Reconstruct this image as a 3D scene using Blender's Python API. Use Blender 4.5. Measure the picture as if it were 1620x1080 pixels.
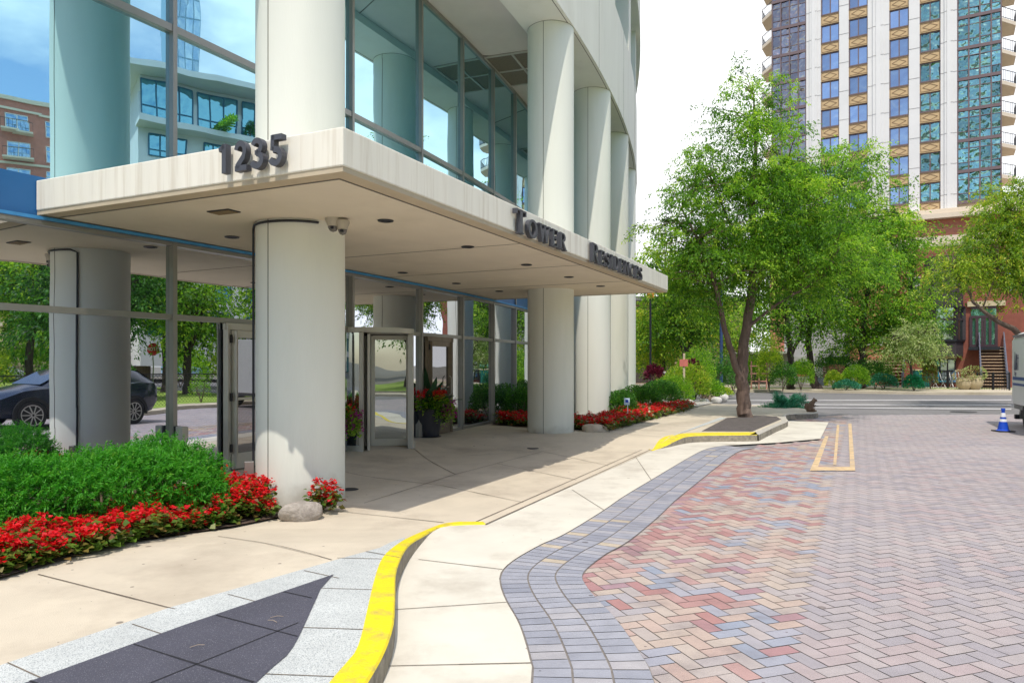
import bpy, bmesh, math, random
import numpy as np
from mathutils import Vector, Matrix
random.seed(7); RNG = np.random.default_rng(7)
S = bpy.context.scene
for o in list(bpy.data.objects): bpy.data.objects.remove(o)

# ---------------------------------------------------------------- camera, sky, sun, exposure
F, EYE, HZ = 1148.0, 1.6, 576.0          # focal length in photo pixels, eye height, horizon row
cam = bpy.data.cameras.new('camera'); cam.sensor_width = 36; cam.lens = 36*F/1620
cam.shift_y = (HZ-540)/1620; cam.clip_start = .05; cam.clip_end = 2000
co = bpy.data.objects.new('camera', cam); S.collection.objects.link(co)
co.location = (0, 0, EYE); co.rotation_euler = (math.radians(90), 0, 0); S.camera = co
SUN_EL = math.radians(61); SUN_AZ = math.atan2(-.10, -.995)      # azimuth measured from +Y towards +X
sd = Vector((math.sin(SUN_AZ)*math.cos(SUN_EL), math.cos(SUN_AZ)*math.cos(SUN_EL), math.sin(SUN_EL)))
sun = bpy.data.lights.new('sun', 'SUN'); sun.energy = 2.4; sun.angle = math.radians(.6); sun.color = (1, .93, .82)
so = bpy.data.objects.new('sun', sun); S.collection.objects.link(so)
so.rotation_euler = (-sd).to_track_quat('-Z', 'Y').to_euler()
W = bpy.data.worlds.new('World'); S.world = W; W.use_nodes = True
nt = W.node_tree; nt.nodes.clear()
def N(nt, t, **k):
    n = nt.nodes.new(t)
    for a, b in k.items():
        if a.startswith('i_'):
            key = a[2:].replace('_', ' ')
            n.inputs[int(key) if key.isdigit() else key].default_value = b
        else: setattr(n, a, b)
    return n
def L(nt, a, b): nt.links.new(a, b)
sky = N(nt, 'ShaderNodeTexSky', sky_type='NISHITA', sun_disc=False, sun_elevation=SUN_EL, sun_rotation=SUN_AZ, dust_density=1.2)
bg1 = N(nt, 'ShaderNodeBackground', i_Strength=.15); L(nt, sky.outputs[0], bg1.inputs[0])
bg2 = N(nt, 'ShaderNodeBackground', i_Strength=.98); bg2.inputs[0].default_value = (.97, .98, 1, 1)
tc = N(nt, 'ShaderNodeTexCoord')
mp = N(nt, 'ShaderNodeMapping'); mp.inputs['Scale'].default_value = (1, 1, 2.2); L(nt, tc.outputs['Generated'], mp.inputs[0])
nz = N(nt, 'ShaderNodeTexNoise', i_Scale=2.3, i_Detail=9.0, i_Roughness=.58); L(nt, mp.outputs[0], nz.inputs[0])
sx = N(nt, 'ShaderNodeSeparateXYZ'); L(nt, tc.outputs['Generated'], sx.inputs[0])
m1 = N(nt, 'ShaderNodeMath', operation='MULTIPLY_ADD', i_1=.32, i_2=.12); L(nt, sx.outputs[1], m1.inputs[0])
m2 = N(nt, 'ShaderNodeMath', operation='ADD'); L(nt, nz.outputs[0], m2.inputs[0]); L(nt, m1.outputs[0], m2.inputs[1])
rp = N(nt, 'ShaderNodeMapRange', i_1=.50, i_2=.74); L(nt, m2.outputs[0], rp.inputs[0])
mx = N(nt, 'ShaderNodeMixShader'); L(nt, rp.outputs[0], mx.inputs[0]); L(nt, bg1.outputs[0], mx.inputs[1]); L(nt, bg2.outputs[0], mx.inputs[2])
wo = N(nt, 'ShaderNodeOutputWorld'); L(nt, mx.outputs[0], wo.inputs[0])
S.view_settings.view_transform = 'Standard'; S.view_settings.look = 'None'; S.view_settings.exposure = .56; S.view_settings.gamma = 1
S.cycles.max_bounces = 8; S.cycles.transparent_max_bounces = 8
try: S.cycles.use_denoising = True
except Exception: pass

# ---------------------------------------------------------------- materials
MATS = {}
def mat(name, col, rough=.7, var=.12, scale=8., bump=0., bscale=60., metal=0., spec=.5, stretch=(1, 1, 1), col2=None, var2=0., scale2=.6, attr=None, ramp=None):
    """procedural surface: noise-broken colour; col2 is a second tone of the same stuff"""
    if name in MATS: return MATS[name]
    m = bpy.data.materials.new(name); m.use_nodes = True; nt = m.node_tree; b = nt.nodes['Principled BSDF']
    b.inputs['Roughness'].default_value = rough; b.inputs['Metallic'].default_value = metal
    b.inputs['Specular IOR Level'].default_value = spec
    tc = N(nt, 'ShaderNodeTexCoord'); mp = N(nt, 'ShaderNodeMapping'); mp.inputs['Scale'].default_value = stretch
    L(nt, tc.outputs['Object'], mp.inputs[0])
    if ramp:
        at = N(nt, 'ShaderNodeAttribute', attribute_name=attr); cr = N(nt, 'ShaderNodeValToRGB')
        L(nt, at.outputs['Fac'], cr.inputs[0]); els = cr.color_ramp.elements
        for i, (p, c) in enumerate(ramp):
            e = els[i] if i < 2 else els.new(p)
            e.position = p; e.color = (*c, 1)
        base = cr.outputs[0]
    else:
        rgb = N(nt, 'ShaderNodeRGB'); rgb.outputs[0].default_value = (*col, 1); base = rgb.outputs[0]
    nz = N(nt, 'ShaderNodeTexNoise', i_Scale=scale, i_Detail=8.0, i_Roughness=.6); L(nt, mp.outputs[0], nz.inputs[0])
    mr = N(nt, 'ShaderNodeMapRange', i_1=.3, i_2=.7, i_3=1-var, i_4=1+var); L(nt, nz.outputs[0], mr.inputs[0])
    vm = N(nt, 'ShaderNodeVectorMath', operation='SCALE'); L(nt, base, vm.inputs[0]); L(nt, mr.outputs[0], vm.inputs['Scale'])
    out = vm.outputs[0]
    if col2:
        n2 = N(nt, 'ShaderNodeTexNoise', i_Scale=scale2, i_Detail=10.0, i_Roughness=.65); L(nt, mp.outputs[0], n2.inputs[0])
        r2 = N(nt, 'ShaderNodeMapRange', i_1=.5, i_2=.68, i_3=0., i_4=var2); L(nt, n2.outputs[0], r2.inputs[0])
        mm = N(nt, 'ShaderNodeMix', data_type='RGBA'); L(nt, r2.outputs[0], mm.inputs[0]); L(nt, out, mm.inputs[6]); mm.inputs[7].default_value = (*col2, 1)
        out = mm.outputs[2]
    L(nt, out, b.inputs['Base Color'])
    if bump:
        n3 = N(nt, 'ShaderNodeTexNoise', i_Scale=bscale, i_Detail=5.0); L(nt, mp.outputs[0], n3.inputs[0])
        bp = N(nt, 'ShaderNodeBump', i_Strength=bump, i_Distance=.02); L(nt, n3.outputs[0], bp.inputs['Height']); L(nt, bp.outputs[0], b.inputs['Normal'])
    MATS[name] = m; return m
def speckle(name, base, specks, thr=.6, sc=170.):
    m = mat(name, base, .8, .12, 3., .25, 120.); nt = m.node_tree; b = nt.nodes['Principled BSDF']
    src = b.inputs['Base Color'].links[0].from_socket
    tc = N(nt, 'ShaderNodeTexCoord'); n = N(nt, 'ShaderNodeTexNoise', i_Scale=sc, i_Detail=2.); L(nt, tc.outputs['Object'], n.inputs[0])
    r = N(nt, 'ShaderNodeMapRange', i_1=thr-.06, i_2=thr+.04); L(nt, n.outputs[0], r.inputs[0])
    mm = N(nt, 'ShaderNodeMix', data_type='RGBA'); L(nt, r.outputs[0], mm.inputs[0]); L(nt, src, mm.inputs[6]); mm.inputs[7].default_value = (*specks, 1)
    L(nt, mm.outputs[2], b.inputs['Base Color']); return m
def base_grime(m, col, z=.35):
    nt = m.node_tree; b = nt.nodes['Principled BSDF']; src = b.inputs['Base Color'].links[0].from_socket
    g = N(nt, 'ShaderNodeNewGeometry'); sp = N(nt, 'ShaderNodeSeparateXYZ'); L(nt, g.outputs['Position'], sp.inputs[0])
    n = N(nt, 'ShaderNodeTexNoise', i_Scale=3.5, i_Detail=8.); L(nt, g.outputs['Position'], n.inputs[0])
    a = N(nt, 'ShaderNodeMath', operation='MULTIPLY_ADD', i_1=-1.6*z, i_2=.0); L(nt, n.outputs[0], a.inputs[0]); c = N(nt, 'ShaderNodeMath', operation='ADD'); L(nt, a.outputs[0], c.inputs[0]); L(nt, sp.outputs[2], c.inputs[1])
    r_ = N(nt, 'ShaderNodeMapRange', i_1=-z*.6, i_2=.02, i_3=.55, i_4=0.); L(nt, c.outputs[0], r_.inputs[0])
    mm = N(nt, 'ShaderNodeMix', data_type='RGBA'); L(nt, r_.outputs[0], mm.inputs[0]); L(nt, src, mm.inputs[6]); mm.inputs[7].default_value = (*col, 1); L(nt, mm.outputs[2], b.inputs['Base Color'])
def mirror_glass(name, tint, dark, fac=.82, wav=.012, wsc=1.2, rough=.0, var=0.):
    """coated architectural glass: strong reflection over a dark interior"""
    if name in MATS: return MATS[name]
    m = bpy.data.materials.new(name); m.use_nodes = True; nt = m.node_tree; nt.nodes.clear()
    g = N(nt, 'ShaderNodeBsdfGlossy', i_Roughness=rough); g.inputs[0].default_value = (*tint, 1)
    d = N(nt, 'ShaderNodeBsdfPrincipled', i_Roughness=.4); d.inputs['Base Color'].default_value = (*dark, 1)
    ms = N(nt, 'ShaderNodeMixShader', i_0=fac); L(nt, d.outputs[0], ms.inputs[1]); L(nt, g.outputs[0], ms.inputs[2])
    tc = N(nt, 'ShaderNodeTexCoord'); n = N(nt, 'ShaderNodeTexNoise', i_Scale=wsc, i_Detail=1.5); L(nt, tc.outputs['Object'], n.inputs[0])
    bp = N(nt, 'ShaderNodeBump', i_Strength=1., i_Distance=wav); L(nt, n.outputs[0], bp.inputs['Height']); L(nt, bp.outputs[0], g.inputs['Normal'])
    if var:
        at = N(nt, 'ShaderNodeAttribute', attribute_name='rnd'); cr = N(nt, 'ShaderNodeMix', data_type='RGBA')
        L(nt, at.outputs['Fac'], cr.inputs[0]); cr.inputs[6].default_value = (*[c*(1-var) for c in tint], 1); cr.inputs[7].default_value = (*tint, 1); L(nt, cr.outputs[2], g.inputs[0])
    o = N(nt, 'ShaderNodeOutputMaterial'); L(nt, ms.outputs[0], o.inputs[0]); MATS[name] = m; return m
def leaf_mat(name, ramp, trans=.35, rough=.55):
    if name in MATS: return MATS[name]
    m = bpy.data.materials.new(name); m.use_nodes = True; nt = m.node_tree; nt.nodes.clear()
    at = N(nt, 'ShaderNodeAttribute', attribute_name='rnd'); cr = N(nt, 'ShaderNodeValToRGB'); L(nt, at.outputs['Fac'], cr.inputs[0])
    for i, (p, c) in enumerate(ramp):
        e = cr.color_ramp.elements[i] if i < 2 else cr.color_ramp.elements.new(p)
        e.position = p; e.color = (*c, 1)
    b = N(nt, 'ShaderNodeBsdfPrincipled', i_Roughness=rough); b.inputs['Specular IOR Level'].default_value = .35
    t = N(nt, 'ShaderNodeBsdfTranslucent'); L(nt, cr.outputs[0], b.inputs['Base Color'])
    v = N(nt, 'ShaderNodeVectorMath', operation='MULTIPLY'); L(nt, cr.outputs[0], v.inputs[0]); v.inputs[1].default_value = (1.5, 1.6, .8); L(nt, v.outputs[0], t.inputs[0])
    ms = N(nt, 'ShaderNodeMixShader', i_0=trans); L(nt, b.outputs[0], ms.inputs[1]); L(nt, t.outputs[0], ms.inputs[2])
    o = N(nt, 'ShaderNodeOutputMaterial'); L(nt, ms.outputs[0], o.inputs[0]); MATS[name] = m; return m

# ---------------------------------------------------------------- mesh helpers
class MB:
    def __init__(s): s.v = []; s.f = []; s.m = []; s.T = Matrix.Identity(4); s.c = []
    def add(s, vs, fs, mi=0, c=.5):
        b = len(s.v); T = s.T
        s.v += [tuple(T @ Vector(p)) for p in vs]
        for f in fs: s.f.append(tuple(b+i for i in f)); s.m.append(mi); s.c.append(c)
        return s
    def box(s, c, d, rz=0, mi=0, col=.5, taper=1.):
        x, y, z = d[0]/2, d[1]/2, d[2]/2; R = Matrix.Translation(c) @ Matrix.Rotation(rz, 4, 'Z')
        vs = [R @ Vector((a*x*(taper if e > 0 else 1), b*y*(taper if e > 0 else 1), e*z)) for e in (-1, 1) for a, b in ((-1, -1), (1, -1), (1, 1), (-1, 1))]
        return s.add(vs, [(3, 2, 1, 0), (4, 5, 6, 7), (0, 1, 5, 4), (1, 2, 6, 5), (2, 3, 7, 6), (3, 0, 4, 7)], mi, col)
    def bar(s, p, q, w, h, mi=0, col=.5):
        """rectangular bar from p to q, w across (horizontal), h in the other direction"""
        p, q = Vector(p), Vector(q); d = (q-p).normalized(); up = Vector((0, 0, 1)) if abs(d.z) < .95 else Vector((1, 0, 0))
        a = d.cross(up).normalized()*w/2; b = a.cross(d).normalized()*h/2
        vs = [p-a-b, p+a-b, p+a+b, p-a+b, q-a-b, q+a-b, q+a+b, q-a+b]
        return s.add(vs, [(0, 1, 2, 3), (7, 6, 5, 4), (0, 4, 5, 1), (1, 5, 6, 2), (2, 6, 7, 3), (3, 7, 4, 0)], mi, col)
    def tube(s, pts, rs, n=8, mi=0, cap=True, col=.5):
        pts = [Vector(p) for p in pts]
        if not hasattr(rs, '__len__'): rs = [rs]*len(pts)
        b = len(s.v); prev = None
        for i, p in enumerate(pts):
            d = (pts[min(i+1, len(pts)-1)]-pts[max(i-1, 0)]).normalized()
            if prev is None: a = d.orthogonal().normalized()
            else:
                a = (prev - d*prev.dot(d)); a = a.normalized() if a.length > 1e-6 else d.orthogonal().normalized()
            prev = a; c = d.cross(a)
            for k in range(n):
                t = 2*math.pi*k/n; s.v.append(tuple(s.T @ (p+(a*math.cos(t)+c*math.sin(t))*rs[i])))
        for i in range(len(pts)-1):
            for k in range(n):
                s.f.append((b+i*n+k, b+i*n+(k+1) % n, b+(i+1)*n+(k+1) % n, b+(i+1)*n+k)); s.m.append(mi); s.c.append(col)
        if cap:
            s.f.append(tuple(b+k for k in reversed(range(n)))); s.m.append(mi); s.c.append(col)
            s.f.append(tuple(b+(len(pts)-1)*n+k for k in range(n))); s.m.append(mi); s.c.append(col)
        return s
    def lathe(s, prof, c=(0, 0, 0), n=32, mi=0, a0=0, a1=2*math.pi, close=True):
        b = len(s.v); full = abs(a1-a0-2*math.pi) < 1e-6; m = n if full else n+1
        for r, z in prof:
            for k in range(m):
                t = a0+(a1-a0)*k/n; s.v.append(tuple(s.T @ Vector((c[0]+r*math.cos(t), c[1]+r*math.sin(t), c[2]+z))))
        for i in range(len(prof)-1):
            for k in range(n):
                k2 = (k+1) % m
                s.f.append((b+i*m+k, b+i*m+k2, b+(i+1)*m+k2, b+(i+1)*m+k)); s.m.append(mi); s.c.append(.5)
        if close and full:
            for i, rev in ((0, True), (len(prof)-1, False)):
                idx = [b+i*m+k for k in range(m)]; s.f.append(tuple(reversed(idx)) if rev else tuple(idx)); s.m.append(mi); s.c.append(.5)
        return s
    def prism(s, poly, z0, z1, mi=0):
        n = len(poly); vs = [(x, y, z0) for x, y in poly]+[(x, y, z1) for x, y in poly]
        return s.add(vs, [tuple(reversed(range(n))), tuple(range(n, 2*n))]+[(i, (i+1) % n, n+(i+1) % n, n+i) for i in range(n)], mi)
    def blob(s, c, r, n=10, noise=.15, mi=0, seed=0):
        rd = random.Random(seed); b = len(s.v); ph = [rd.uniform(0, 6) for _ in range(6)]
        for i in range(n+1):
            t = math.pi*i/n
            for k in range(2*n):
                p = math.pi*k/n
                q = 1+noise*(math.sin(3*p+ph[0]+2*t)+math.sin(2*t+ph[1]+p)*.8+math.sin(5*p+ph[2])*math.sin(4*t+ph[3])*.5)*math.sin(t)
                s.v.append(tuple(s.T @ Vector((c[0]+r[0]*q*math.sin(t)*math.cos(p), c[1]+r[1]*q*math.sin(t)*math.sin(p), c[2]+r[2]*q*math.cos(t)))))
        for i in range(n):
            for k in range(2*n):
                a, a2 = b+i*2*n+k, b+i*2*n+(k+1) % (2*n); s.f.append((a, a+2*n, a2+2*n, a2)); s.m.append(mi); s.c.append(.5)
        return s
C = S.collection
def thing(name, label, cat, loc=(0, 0, 0), rz=0, group=None):
    o = bpy.data.objects.new(name, None); C.objects.link(o); o.empty_display_size = .2
    o.location = loc; o.rotation_euler = (0, 0, rz); o['label'] = label; o['category'] = cat
    if group: o['group'] = group
    return o
def worldpos(o):
    M = Matrix.Identity(4)
    ch = []
    while o: ch.append(o); o = o.parent
    for q in reversed(ch): M = M @ (Matrix.Translation(q.location) @ q.rotation_euler.to_matrix().to_4x4())
    return M
def obj(name, mb, mats, parent=None, world=False, smooth=False, bevel=0, label=None):
    """link one mesh; world=True: builder coordinates are world coordinates"""
    me = bpy.data.meshes.new(name); vs = mb.v
    if world and parent is not None:
        Mi = worldpos(parent).inverted(); vs = [tuple(Mi @ Vector(v)) for v in vs]
    me.from_pydata(vs, [], mb.f)
    for m in (mats if isinstance(mats, (list, tuple)) else [mats]): me.materials.append(m)
    me.polygons.foreach_set('material_index', mb.m)
    a = me.attributes.new('rnd', 'FLOAT', 'FACE'); a.data.foreach_set('value', mb.c)
    if smooth:
        me.polygons.foreach_set('use_smooth', [True]*len(mb.f))
        try: me.set_sharp_from_angle(angle=math.radians(38))
        except Exception: pass
    me.update()
    o = bpy.data.objects.new(name, me); C.objects.link(o)
    if parent is not None: o.parent = parent
    if bevel:
        md = o.modifiers.new('bevel', 'BEVEL'); md.width = bevel; md.segments = 2; md.limit_method = 'ANGLE'
    if label: o['label'] = label
    return o
def tag(o, label, cat, group=None, kind=None):
    o['label'] = label; o['category'] = cat
    if group: o['group'] = group
    if kind: o['kind'] = kind
    return o
def struct(name, mb, mats, **k):
    o = obj(name, mb, mats, **k); o['kind'] = 'structure'; return o
def copy_tree(o, parent=None):
    c = o.copy(); C.objects.link(c); c.parent = parent
    for ch in list(o.children):
        if ch.name in S.objects: copy_tree(ch, c)
    return c
def ss(a, b, x):
    t = min(1, max(0, (x-a)/(b-a))); return t*t*(3-2*t)

# ---------------------------------------------------------------- the place: axes, curve of the tower, ground heights
U = Vector((.432, .902)).normalized(); Wd = Vector((U.y, -U.x))       # along the street; towards the street
C0 = Vector((-1.40, 6.01))                                             # near corner of the entrance canopy
def st(a, b): p = C0+U*a+Wd*b; return (p.x, p.y)
OC = Vector((-62.63, 40.10)); RC = 68.0                                # the tower front is an arc through the column centres
def A(s, w, z=None):
    """point at arc length s, w metres inside the column line"""
    t = s/RC; r = RC-w; p = (OC.x+r*math.cos(t), OC.y+r*math.sin(t))
    return p if z is None else (p[0], p[1], z)
def H(x, y):
    base = .13*(1-ss(5.6, 7.1, y))+.13*ss(13.4, 14.7, y)
    rw = RC-math.hypot(x-OC.x, y-OC.y)
    return max(base, .12*ss(.3, 2.1, rw)) if rw > .3 else base
def G(px, py, on='road'):
    """ground point seen at a photo pixel (used once, to survey the kerb lines)"""
    z = 0.
    for _ in range(12):
        Y = (EYE-z)*F/(py-HZ); X = (px-810)/F*Y
        z = H(X, Y) if on == 'walk' else 0.
    return (X, Y)
def smooth_line(pts, step=.12):
    P = [Vector(p) for p in pts]; out = []
    for i in range(len(P)-1):
        p0 = P[max(i-1, 0)]; p1 = P[i]; p2 = P[i+1]; p3 = P[min(i+2, len(P)-1)]
        n = max(1, int((p2-p1).length/step))
        for k in range(n):
            t = k/n; out.append(.5*((2*p1)+(p2-p0)*t+(2*p0-5*p1+4*p2-p3)*t*t+(3*p1-p0-3*p2+p3)*t**3))
    out.append(P[-1]); return out
def sheet(name, poly, mats, dz=0., raised=True, step=.5, **k):
    from mathutils.geometry import delaunay_2d_cdt
    P2 = []
    for p in poly:
        p = Vector((p[0], p[1]))
        if not P2 or (p-P2[-1]).length > .004: P2.append(p)
    r = delaunay_2d_cdt(P2, [(i, (i+1) % len(P2)) for i in range(len(P2))], [], 1, 1e-4)
    bm = bmesh.new(); vs = [bm.verts.new((p[0], p[1], 0)) for p in r[0]]
    for t in r[2]:
        try: bm.faces.new([vs[i] for i in t])
        except ValueError: pass
    if raised:
        for ax in (0, 1):
            lo = min(p[ax] for p in poly); hi = max(p[ax] for p in poly); t = math.floor(lo/step)*step+step
            while t < hi:
                no = (1, 0, 0) if ax == 0 else (0, 1, 0); c = (t, 0, 0) if ax == 0 else (0, t, 0)
                bmesh.ops.bisect_plane(bm, geom=bm.verts[:]+bm.edges[:]+bm.faces[:], plane_co=c, plane_no=no, dist=1e-5); t += step
    for v in bm.verts: v.co.z = (H(v.co.x, v.co.y) if raised else 0)+dz
    for f in bm.faces:
        f.normal_update()
        if f.normal.z < 0: f.normal_flip()
    me = bpy.data.meshes.new(name); bm.to_mesh(me); bm.free()
    for m in (mats if isinstance(mats, list) else [mats]): me.materials.append(m)
    o = bpy.data.objects.new(name, me); C.objects.link(o); o['kind'] = 'structure'; return o
def inside(poly):
    P = np.array([(p[0], p[1]) for p in poly]); Q = np.roll(P, -1, 0)
    def f(x, y):
        c = ((P[:, 1] > y) != (Q[:, 1] > y)); d = (Q[:, 0]-P[:, 0])*(y-P[:, 1])/(Q[:, 1]-P[:, 1]+1e-12)+P[:, 0]
        return (np.count_nonzero(c & (x < d)) % 2) == 1
    return f

# ---------------------------------------------------------------- surfaces
M_asph = mat('asphalt', (.17, .165, .17), .9, .15, 6, .4, 90, col2=(.25, .24, .235), var2=.6, scale2=.25)
M_joint = mat('joint_sand', (.20, .18, .165), .95, .2, 20)
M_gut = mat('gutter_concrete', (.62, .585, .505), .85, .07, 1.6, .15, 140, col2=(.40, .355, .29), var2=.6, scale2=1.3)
M_walk = mat('sidewalk_concrete', (.56, .49, .385), .85, .07, 2.2, .2, 150, col2=(.37, .31, .24), var2=.75, scale2=.7)
M_crack = mat('joint_dark', (.16, .13, .10), .9, .25, 12)
M_gran = speckle('grey_granite', (.52, .54, .53), (.25, .27, .28), .58, 190)
M_dark = speckle('dark_rubber_paving', (.062, .062, .085), (.26, .26, .29), .68, 210)
M_yel = mat('yellow_paint', (.78, .62, .012), .55, .07, 5, .35, 60, col2=(.42, .34, .10), var2=.8, scale2=6.5)
M_cface = mat('curb_face', (.27, .24, .19), .95, .3, 14, .5, 40, col2=(.12, .105, .09), var2=.8, scale2=4)
M_white = mat('white_road_paint', (.42, .41, .42), .7, .15, 9, col2=(.26, .25, .27), var2=.95, scale2=.9)
M_sunstripe = mat('sun_stripe_tan', (.58, .42, .24), .8, .25, 6, col2=(.36, .31, .28), var2=.9, scale2=4)  # tan tone standing in for sunlight on the pavers
M_mulch = mat('mulch', (.085, .055, .04), .95, .45, 14, 1., 30)
M_gravel = mat('gravel', (.42, .40, .37), .95, .5, 30, 1., 45)
M_lawn = mat('lawn', (.25, .37, .05), .95, .25, 3, .8, 70, col2=(.30, .36, .08), var2=.7, scale2=.4)
pav_ramp = [(0, (.26, .29, .36)), (.15, (.32, .32, .37)), (.3, (.37, .33, .33)), (.48, (.44, .365, .31)), (.62, (.44, .33, .285)), (.78, (.40, .25, .235)), (.9, (.36, .185, .175)), (1, (.33, .22, .255))]
M_pav = mat('clay_pavers', (0, 0, 0), .85, .09, 5, .3, 120, attr='rnd', ramp=pav_ramp, col2=(.16, .13, .14), var2=.45, scale2=2.3)
M_pavg = mat('grey_pavers', (0, 0, 0), .85, .09, 5, .3, 120, attr='rnd', ramp=[(0, (.30, .275, .30)), (.4, (.345, .31, .32)), (.7, (.375, .33, .33)), (1, (.37, .30, .305))], col2=(.47, .42, .40), var2=.45, scale2=.35)
M_bord = mat('border_pavers', (0, 0, 0), .85, .09, 7, .3, 120, attr='rnd', ramp=[(0, (.24, .25, .30)), (.6, (.32, .325, .37)), (.93, (.38, .36, .37)), (1, (.46, .39, .30))], col2=(.16, .16, .19), var2=.3, scale2=2.)

def spots(m, sc=2.2, rad=.035, col=(.10, .08, .07)):
    nt = m.node_tree; b = nt.nodes['Principled BSDF']; src = b.inputs['Base Color'].links[0].from_socket
    tc = N(nt, 'ShaderNodeTexCoord'); out = src
    for s_, r_, keep in ((sc, rad, .75), (sc*2.3, rad*1.3, .45), (sc*5.1, rad*1.2, .35)):
        v = N(nt, 'ShaderNodeTexVoronoi', i_Scale=s_); L(nt, tc.outputs['Object'], v.inputs[0])
        a = N(nt, 'ShaderNodeMath', operation='LESS_THAN', i_1=r_); L(nt, v.outputs['Distance'], a.inputs[0])
        c = N(nt, 'ShaderNodeSeparateXYZ'); L(nt, v.outputs['Color'], c.inputs[0]); k = N(nt, 'ShaderNodeMath', operation='LESS_THAN', i_1=keep); L(nt, c.outputs[0], k.inputs[0])
        q = N(nt, 'ShaderNodeMath', operation='MULTIPLY'); L(nt, a.outputs[0], q.inputs[0]); L(nt, k.outputs[0], q.inputs[1]); q2 = N(nt, 'ShaderNodeMath', operation='MULTIPLY', i_1=.7); L(nt, q.outputs[0], q2.inputs[0])
        mm = N(nt, 'ShaderNodeMix', data_type='RGBA'); L(nt, q2.outputs[0], mm.inputs[0]); L(nt, out, mm.inputs[6]); mm.inputs[7].default_value = (*col, 1); out = mm.outputs[2]
    L(nt, out, b.inputs['Base Color'])
spots(M_walk, 2.2, .05); spots(M_gut, 1.6, .045, (.25, .2, .15)); spots(M_pavg, 1.3, .04, (.16, .13, .12)); spots(M_pav, 1.1, .05, (.14, .10, .11)); spots(M_bord, 1.7, .05, (.10, .09, .10))
# big ground, then road
struct('ground', MB().add([(-600, -600, -.04), (600, -600, -.04), (600, 600, -.04), (-600, 600, -.04)], [(0, 1, 2, 3)]), mat('ground_soil', (.16, .15, .12), .95, .2, .3))

face_line = [(-4.6, -4.4), (-3.1, -1.9), (-1.9, -.1), (-1.15, 1.35), (-.78, 2.5)] + [G(x, y, 'walk') for x, y in ((580, 1080), (617, 1003), (623, 952), (625, 910), (636, 880), (655, 858), (685, 841), (712, 833), (768, 831))]
out_line = [(-4.8, -4.25), (-3.3, -1.75), (-2.1, .05), (-1.35, 1.45), (-.95, 2.55)] + [G(x, y, 'walk') for x, y in ((540, 1063), (566, 1029), (583, 961), (591, 926), (604, 888), (625, 867), (663, 846), (706, 830), (764, 828))]
far_face = [G(x, y, 'walk') for x, y in ((1031, 714), (1038, 707), (1055, 697.5), (1089, 691), (1120, 689.5), (1160, 689), (1198, 688.5))]
far_out = [G(x, y, 'walk') for x, y in ((1026, 711.5), (1031, 703), (1046, 694), (1080, 687), (1120, 685.3), (1160, 685), (1196, 684.7))]
NF = smooth_line(face_line); NO = smooth_line(out_line); FF = smooth_line(far_face); FO = smooth_line(far_out)
isl = [G(1199, 688.5, 'walk'), G(1225, 676, 'walk'), G(1245, 667, 'walk'), G(1243, 661, 'walk'), G(1248, 656, 'walk'), G(1290, 654.5, 'walk'), G(1292, 650, 'walk')]
ISL = smooth_line(isl)
bord_px = ((840, 1080), (838, 1046), (821, 990), (800, 952), (791, 927), (792, 908), (812, 888), (855, 863), (893, 846), (949, 812), (987, 786), (1030, 760), (1094, 722), (1120, 710), (1148, 705))
bline = smooth_line([(-3.6, -4.6), (-2.1, -2.2), (-1.0, -.4), (-.3, 1.1), (.0, 2.4)]+[G(*p) for p in bord_px], .1)
gfar = [G(1181, 703.5), G(1232, 700.5), G(1298, 694.5), G(1311, 668), G(1262, 667.5)]
# gutter: between the kerb face and the border course, around the island
flush = [G(768, 832), G(1028, 713)]
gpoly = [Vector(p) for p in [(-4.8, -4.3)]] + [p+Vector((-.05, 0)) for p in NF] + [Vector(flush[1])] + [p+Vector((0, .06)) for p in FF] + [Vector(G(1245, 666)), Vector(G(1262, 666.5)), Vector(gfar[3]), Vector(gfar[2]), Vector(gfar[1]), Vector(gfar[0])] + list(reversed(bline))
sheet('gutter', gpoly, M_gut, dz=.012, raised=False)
# walk: everything on the building side
cross_l = [(-40, 26.5), (-60, 26.5)]
walk = [Vector((-40, -16)), Vector((-11.5, -16)), Vector((-5.0, -5.0))] + NF + FF + ISL + [Vector((9.5, 25.6)), Vector((2, 29.5)), Vector((-14, 38)), Vector((-40, 38))]
sheet('sidewalk', walk, M_walk, dz=.016)
# kerb tops and faces
def kerb(top_in, top_out, name, label_mat, endcap=False):
    n = len(top_in); mb = MB(); k = len(top_out); A0 = []
    for i in range(n):
        t = i/(n-1)*(k-1); j = min(int(t), k-2); q = top_out[j].lerp(top_out[j+1], t-j); p = top_in[i]
        A0.append((p, q))
    vs = []; fs = []; mi = []
    for p, q in A0:
        hp, hq = H(p.x, p.y)+.022, H(q.x, q.y)+.022
        d = (p-q).normalized()*.02
        vs += [(q.x, q.y, hq), (p.x, p.y, hp), (p.x+d.x*.8, p.y+d.y*.8, hp-.012), (p.x+d.x, p.y+d.y, -.01), (q.x, q.y, hq-.03)]
    for i in range(n-1):
        a, b = i*5, i*5+5
        mb.f += [(a, a+1, b+1, b), (a+1, a+2, b+2, b+1), (a+2, a+3, b+3, b+2), (a+4, a, b, b+4)]; mb.m += [0, 0, 1, 0]; mb.c += [.5]*4
    mb.v = vs
    if endcap:
        a = (n-1)*5; mb.f.append((a, a+1, a+2, a+3, a+4)); mb.m.append(1); mb.c.append(.5)
    o = obj(name, mb, [label_mat, M_cface]); o['kind'] = 'structure'; return o
kerb(NF, NO, 'painted_kerb', M_yel); kerb(FF, FO, 'painted_kerb', M_yel, True)
M_curb = mat('concrete_kerb', (.45, .42, .37), .9, .15, 8, .3, 60)
io = [p+Vector((-.17, -.04)) if i < len(ISL)*.6 else p+Vector((-.03, .16)) for i, p in enumerate(ISL)]
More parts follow.
